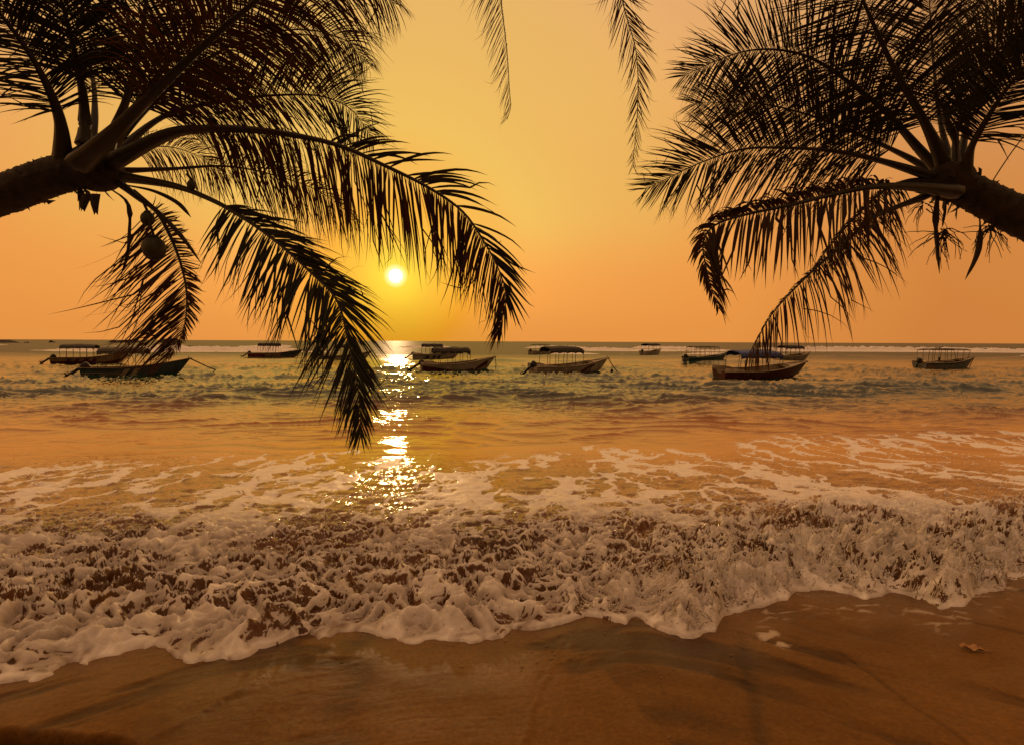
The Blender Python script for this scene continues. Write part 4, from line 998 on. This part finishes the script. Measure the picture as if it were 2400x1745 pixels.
frond(pl, [(260, 350, 5.6), (340, 220, 5.6), (440, 90, 5.6), (560, -40, 5.6), (690, -140, 5.6)], 0.92, (1, 1), 0.18, 0.1, 100, 0.13, droop=[0.2, 0.5])
frond(pl, [(255, 360, 5.7), (330, 270, 5.9), (440, 170, 6.1), (560, 100, 6.2), (690, 70, 6.3), (800, 90, 6.3), (860, 150, 6.3)], 0.95, (1, 1), 0.2, -0.2, 100, 0.11, droop=[0.6, 0.9])
frond(pl, [(260, 370, 5.7), (390, 270, 6.0), (560, 232, 6.2), (700, 222, 6.3), (772, 231, 6.3), (828, 262, 6.2), (876, 330, 6.1)], 0.82, (1.0, 0.95), 0.25, -0.1, 96, 0.12, droop=[0.6, 0.35], lift=0.2)
frond(pl, [(265, 380, 5.4), (391, 317, 5.3), (476, 303, 5.2), (582, 304, 5.1), (688, 317, 5.05), (794, 341, 5.0), (899, 387, 5.0), (1005, 440, 5.0), (1085, 497, 5.0), (1137, 571, 5.0), (1172, 640, 5.0), (1186, 705, 5.0), (1166, 785, 5.0)],
      0.80, (1.0, 0.0), 0.22, 0.15, 150, 0.17, mat='leaf_dry', droop=[1.5, 0.4], w=0.019, ang=[1.15, 1.15, 0.95, 0.22], dens=2.0)
frond(pl, [(265, 381, 5.43), (391, 318, 5.33), (476, 304, 5.23), (582, 305, 5.13), (688, 318, 5.08), (794, 342, 5.03), (899, 388, 5.03), (1005, 441, 5.03), (1085, 498, 5.03), (1137, 572, 5.03), (1172, 641, 5.03), (1186, 706, 5.03), (1166, 786, 5.03)],
      0.56, (0.0, 1.0), 0.46, -0.3, 62, 0.10, mat='leaf', droop=[0.55, 0.3], w=0.026, ang=[0.75, 0.66, 0.50, 0.20], kink=0.4, miss=0.42)
frond(pl, [(290, 415, 5.4), (402, 434, 5.3), (476, 460, 5.2), (550, 498, 5.1), (640, 560, 4.95), (730, 640, 4.8), (790, 705, 4.7), (816, 800, 4.6), (836, 890, 4.5), (844, 960, 4.45), (845, 1020, 4.42)],
      0.74, (1.0, 0.8), 0.30, -0.15, 104, 0.11, droop=[0.35, 0.25], ang=[1.30, 1.0, 0.62, 0.32], ang2=[0.5, 0.45, 0.40, 0.30], lift=0.2, dens=1.9, w=0.019)
frond(pl, [(280, 430, 5.5), (327, 466, 5.5), (367, 496, 5.45), (395, 545, 5.4), (420, 607, 5.35), (436, 673, 5.3), (437, 730, 5.25), (425, 785, 5.2), (395, 840, 5.15)],
      0.86, (1.0, 0.22), 0.20, 0.3, 90, 0.09, mat='leaf_dry', w=0.016, dens=1.5, droop=[0.12, 0.25], ang=[1.35, 1.1, 0.75, 0.35], lift=0.1)
frond(pl, [(290, 400, 5.7), (400, 396, 5.8), (529, 390, 5.9), (640, 410, 6.0), (750, 450, 6.0), (840, 520, 6.0)], 0.62, (1.0, 0.6), 0.3, 0.2, 64, 0.07, mat='leaf_dry', pmat='petiole_dry', droop=[1.2, 1.0], w=0.012, curl=0.9, kink=0.4)
frond(pl, [(270, 385, 5.8), (330, 350, 6.0), (400, 345, 6.3), (470, 370, 6.5), (530, 420, 6.6)], 0.55, (1.0, 0.8), 0.2, 0.2, 46, 0.05, mat='leaf_dry', pmat='petiole_dry', droop=[1.2, 1.0], w=0.011, curl=0.9, kink=0.5)
sheath(pl, [(300, 435, 5.3), (360, 448, 5.25), (415, 475, 5.2), (448, 510, 5.15)], 0.042)
sheath(pl, [(255, 440, 5.3), (300, 478, 5.25), (303, 550, 5.25), (298, 600, 5.25), (284, 645, 5.25)], 0.034)
sheath(pl, [(315, 445, 5.3), (375, 500, 5.25), (430, 560, 5.2), (472, 618, 5.2)], 0.036)
def coconut(palm, px, py, d, r):
    mb = MB(); c = at(px, py, d); mb.ball(c, (r, r, r * 1.12), 18, 12); k = mb.build('coconut', MAT['coconut'], palm)
    mb = MB(); mb.tube([c + (0, 0, r * 0.98), c + (0, 0, r * 1.25)], [r * 0.55, r * 0.30], 8); mb.tube([c + (0, 0, r * 1.2), c + (-0.02, 0, r * 1.9), c + (-0.05, 0.02, r * 2.6)], 0.012, 6); mb.build('stalk', MAT['husk'], k)
coconut(pl, 361, 583, 5.2, 0.100)
coconut(pl, 346, 513, 5.25, 0.060)
coconut(pl, 449, 434, 5.2, 0.040)
for (px, py, dx, dy) in ((205, 455, -8, 42), (222, 455, 6, 50), (118, 470, -6, 10)):
    mb = MB(); a = at(px, py, 5.3); b = at(px + dx, py + dy, 5.28); s = at(px + 14, py, 5.3) - a
    mb.grid([[a - s, a + (0, -0.02, 0), a + s], [(a + b) / 2 - s * 0.9, (a + b) / 2 + (0, -0.03, 0), (a + b) / 2 + s * 0.5], [b - s * 0.5, b + (0, -0.02, 0.02), b + s * 0.1]]); mb.build('husk_scrap', MAT['husk'], pl)
under(pl)

# --- right palm
cr = at(2228, 425, 5.6)
root_r = np.array([10.6, 2.8, 0.82])
pr = thing('palm_tree', 'coconut palm leaning in from the right edge with broad green fronds and hanging sheaths', 'palm', root_r, group='coconut palms')
trunk(pr, [root_r, at(2900, 720, 5.2), at(2560, 585, 5.35), at(2400, 512, 5.45), at(2300, 462, 5.55), cr], 0.20, 0.155)
crown(pr, cr, 0.21, cr - at(2400, 512, 5.45))
frond(pr, [(2200, 440, 5.5), (2160, 463, 5.4), (2097, 487, 5.3), (2040, 514, 5.2), (1972, 577, 5.1), (1913, 627, 5.0), (1858, 681, 4.95), (1808, 738, 4.9), (1775, 795, 4.88), (1745, 850, 4.85)],
      0.64, (0.10, 1.0), 0.22, 0.35, 104, 0.11, mat='leaf_dry', droop=[0.9, 1.0], ang=[1.25, 1.1, 0.7, 0.35], w=0.015, dens=1.15)
frond(pr, [(2210, 430, 5.6), (2130, 425, 5.6), (2065, 452, 5.5), (1997, 517, 5.4), (1935, 590, 5.35), (1890, 655, 5.3)], 0.55, (0.12, 0.8), 0.22, 0.5, 70, 0.10, droop=[1.0, 0.8])
frond(pr, [(2240, 450, 5.4), (2146, 439, 5.2), (2047, 438, 5.0), (1948, 457, 4.9), (1848, 482, 4.8), (1749, 503, 4.75), (1676, 528, 4.75), (1648, 570, 4.75), (1658, 640, 4.75), (1684, 726, 4.75)],
      0.60, (0.42, 1.0), 0.26, 0.25, 84, 0.15, mat='leaf_dry', droop=[1.5, 1.2], ang=[1.2, 1.1, 0.9, 0.4], w=0.024, kink=0.35, curl=0.6, miss=0.10)
frond(pr, [(2205, 420, 5.6), (2072, 379, 5.5), (1972, 357, 5.4), (1873, 348, 5.3), (1749, 349, 5.2), (1649, 379, 5.15), (1565, 418, 5.1), (1512, 444, 5.1)], 0.74, (1.0, 1.0), 0.22, 0.0, 104, 0.12, droop=[0.35, 0.15], ang=[1.25, 1.05, 0.8, 0.45])
frond(pr, [(2205, 405, 5.7), (2150, 345, 5.7), (2072, 259, 5.6), (1977, 184, 5.5), (1898, 135, 5.4), (1823, 117, 5.35), (1749, 120, 5.3), (1674, 145, 5.25), (1599, 180, 5.2)], 0.80, (1.0, 1.0), 0.22, 0.0, 110, 0.12, droop=[0.30, 0.12], ang=[1.2, 1.05, 0.85, 0.4])
frond(pr, [(2200, 415, 5.8), (2130, 370, 5.9), (2000, 310, 6.0), (1870, 262, 6.1), (1750, 240, 6.2), (1624, 243, 6.2)], 0.85, (1.0, 1.0), 0.2, 0.1, 100, 0.10, droop=[0.35, 0.2])
frond(pr, [(2215, 395, 5.6), (2185, 325, 5.5), (2150, 256, 5.4), (2107, 184, 5.2), (2062, 90, 5.0), (2022, 0, 4.8), (1985, -90, 4.6), (1930, -190, 4.4)], 0.82, (1.0, 1.0), 0.18, 0.0, 100, 0.14, droop=[0.10, 0.15], ang=[1.25, 1.12, 1.0, 0.5])
frond(pr, [(2230, 390, 5.8), (2205, 290, 5.9), (2190, 170, 6.0), (2180, 30, 6.1), (2170, -120, 6.1)], 0.85, (1.0, 1.0), 0.2, 0.2, 90, 0.09, droop=[0.1, 0.2])
frond(pr, [(2262, 430, 5.5), (2270, 365, 5.4), (2296, 308, 5.3), (2345, 229, 5.1), (2400, 159, 4.9), (2470, 80, 4.7), (2560, 10, 4.5)], 0.70, (1.0, 0.9), 0.24, 0.2, 92, 0.13, droop=[0.45, 0.5])
frond(pr, [(2240, 390, 5.7), (2243, 310, 5.7), (2276, 224, 5.6), (2325, 139, 5.5), (2390, 55, 5.3), (2470, -40, 5.1)], 0.72, (0.8, 1.0), 0.22, -0.4, 92, 0.09, droop=[0.1, 0.15], ang=[0.8, 0.7, 0.6, 0.4])
frond(pr, [(2250, 385, 5.9), (2275, 250, 6.0), (2325, 110, 6.1), (2380, -30, 6.2), (2450, -150, 6.2)], 0.75, (0.9, 1.0), 0.25, 0.3, 80, 0.08, droop=[0.1, 0.2])
sheath(pr, [(2244, 395, 5.5), (2238, 330, 5.5), (2222, 290, 5.5), (2208, 256, 5.5)], 0.055, 'spear_leaf')
sheath(pr, [(2198, 450, 5.4), (2193, 520, 5.4), (2197, 580, 5.4), (2202, 642, 5.4)], 0.044)
sheath(pr, [(2296, 500, 5.45), (2297, 560, 5.45), (2287, 605, 5.45), (2262, 656, 5.45)], 0.034)
sheath(pr, [(2218, 470, 5.45), (2214, 500, 5.45), (2208, 535, 5.45)], 0.016)
def spray_twigs(palm, px, py, d, n, length):
    mb = MB(); o = at(px, py, d)
    for i in range(n):
        a = rng.normal(0, 0.75); l = length * (0.5 + 0.6 * rng.random()); p = o + np.array((rng.normal(0, 0.02), rng.normal(0, .02), -0.10 * rng.random()))
        pts = [p]; 
        for k in range(5):
            pts.append(pts[-1] + l / 5 * np.array((math.sin(a) + rng.normal(0, .22), rng.normal(0, .25), -abs(math.cos(a)) * (0.4 + 0.25 * k) + rng.normal(0, .15))))
        mb.tube(pts, [0.007, 0.005, 0.004, 0.004, 0.003, 0.002], 5)
    mb.build('flower_twigs', MAT['husk'], palm, kind='stuff')
spray_twigs(pr, 2208, 535, 5.45, 30, 0.34)
spray_twigs(pr, 2318, 520, 5.5, 24, 0.34)
spray_twigs(pr, 2166, 470, 5.5, 12, 0.30)
under(pr)

# --- palm overhead, only its hanging frond tips reach into view
hub = np.array([0.55, 3.2, 8.6])
root_t = np.array([4.6, -3.8, 1.5])
pt_ = thing('palm_tree', 'coconut palm overhead whose two wispy frond tips hang down from the top edge', 'palm', root_t, group='coconut palms')
trunk(pt_, [root_t, (4.2, -3.0, 3.4), (3.0, -0.6, 5.8), (1.6, 1.8, 7.7), hub], 0.20, 0.15, 110)
crown(pt_, hub, 0.22, hub - np.array((1.6, 1.8, 7.7)))
def to_px(p):
    v = np.asarray(p, float) - EYE; d = v @ fw; return (W0 / 2 + F0 * (v @ rt) / d, H0 / 2 - F0 * (v @ up) / d, d)
frond(pt_, [to_px(hub), to_px((0.25, 4.1, 8.5)), to_px((0.02, 4.9, 7.6)), (1162, -140, 5.2), (1174, 0, 5.2), (1182, 66, 5.2), (1189, 132, 5.2), (1194, 212, 5.2), (1197, 250, 5.2), (1188, 282, 5.2)],
      0.50, (1.0, 0.05), 0.30, 0.2, 90, 0.09, mat='leaf_dry', droop=[0.4, 0.1], dens=2.0, w=0.0085, ang=[1.0, 0.75, 0.62, 0.5], curl=0.8, kink=0.2, miss=0.15)
frond(pt_, [to_px(hub), to_px((1.0, 4.2, 8.5)), to_px((1.0, 5.0, 7.4)), (1445, -110, 5.2), (1459, 0, 5.2), (1474, 58, 5.2), (1489, 111, 5.2), (1495, 172, 5.2), (1495, 238, 5.2), (1491, 304, 5.2), (1484, 372, 5.2), (1484, 392, 5.2)],
      0.40, (1.0, 1.0), 0.30, 0.1, 92, 0.09, mat='leaf_dry', droop=[0.3, 0.1], dens=1.8, w=0.0105, ang=[0.75, 0.55, 0.5, 0.38], curl=0.6, kink=0.2, miss=0.12)
for a in (0.3, 1.4, 2.4, 3.5, 4.3, 5.3):
    d = np.array((math.cos(a), math.sin(a), 0)); 
    if d[1] > 0.75: continue
    P = [hub, hub + d * 0.9 + (0, 0, 0.5), hub + d * 2.0 + (0, 0, 0.6), hub + d * 3.0 + (0, 0, 0.0), hub + d * 3.5 + (0, 0, -0.9)]
    pts = [np.asarray(p) for p in P]
    _at = at; at = lambda *p: np.array(p)
    frond(pt_, [tuple(p) for p in pts], 0.7, (1, 1), 0.2, 0.0, 60, 0.11, droop=[0.6, 0.9]); at = _at
under(pt_)

# ------------------------------------------------------------------ cable at the right, leaf on the sand, shell bits
rope('cable', 'thin dark cable rising from the right palm trunk to the top right edge', [at(2312, 448, 5.5), at(2352, 385, 5.7), at(2405, 312, 6.0), at(2600, 60, 7.0)], 0.006)
p = on_z(2277, 1521, 0.70)
lx, ly = p[0], p[1]
r_ = ray(2277, 1521); k = (EYE[2] - 1.22) / (-r_[2] - 0.1 * r_[1]); p = EYE + r_ * k
zz, _ = sand_height(np.array([p[0]]), np.array([p[1]]))
mb = MB(); rows = []
for i in range(13):
    a = i / 12; rows.append([np.array((-0.055 + 0.11 * a, (b - 0.5) * 0.06 * math.sin(math.pi * min(max(a, 0.08), 0.95)) ** 0.7 + 0.006 * math.sin(a * 11), 0.006 + 0.014 * abs(math.sin(a * 6 + b * 3.5)) + 0.010 * abs(b - 0.5))) for b in np.linspace(0, 1, 7)])
mb.grid(rows); mb.tube([(0.05, 0, 0.01), (0.075, 0.008, 0.012), (0.09, 0.003, 0.004)], 0.003, 5)
lf = mb.build('dry_leaf', simple('dead_leaf', (0.42, 0.22, 0.08), 0.6, 0.4, 40.0)); lf.location = (p[0], p[1], float(zz[0])); lf.rotation_euler = (0, 0, -0.4)
lf['label'] = 'curled dry brown leaf lying on the wet sand at lower right'; lf['category'] = 'leaf'
iv, jf = ico(); V, F = [], []; b = 0
for i in range(140):
    x = rng.uniform(-2.2, 3.2); y = rng.uniform(2.1, 3.6)
    if y > np.interp(x / y, FU, FY) - 0.05: continue
    if i % 3: x = rng.normal(0.35, 0.45); y = rng.normal(2.95, 0.13)
    if y > np.interp(x / y, FU, FY) - 0.03: continue
    zq, _ = sand_height(np.array([x]), np.array([y])); r = 0.002 + 0.005 * rng.random() ** 2
    V.append(iv * np.array((r * (1 + rng.random()), r, r * 0.6)) + (x, y, float(zq[0]) + r * 0.2)); F.append(jf + b); b += 12
me = mesh_np('shell_grit', np.vstack(V), np.vstack(F)); link('shell_grit', me, simple('shell_bits', (0.22, 0.13, 0.07), 0.6, 0.4, 50.0), kind='stuff', label='tiny shell and coral bits scattered on the wet sand', category='shell bits')
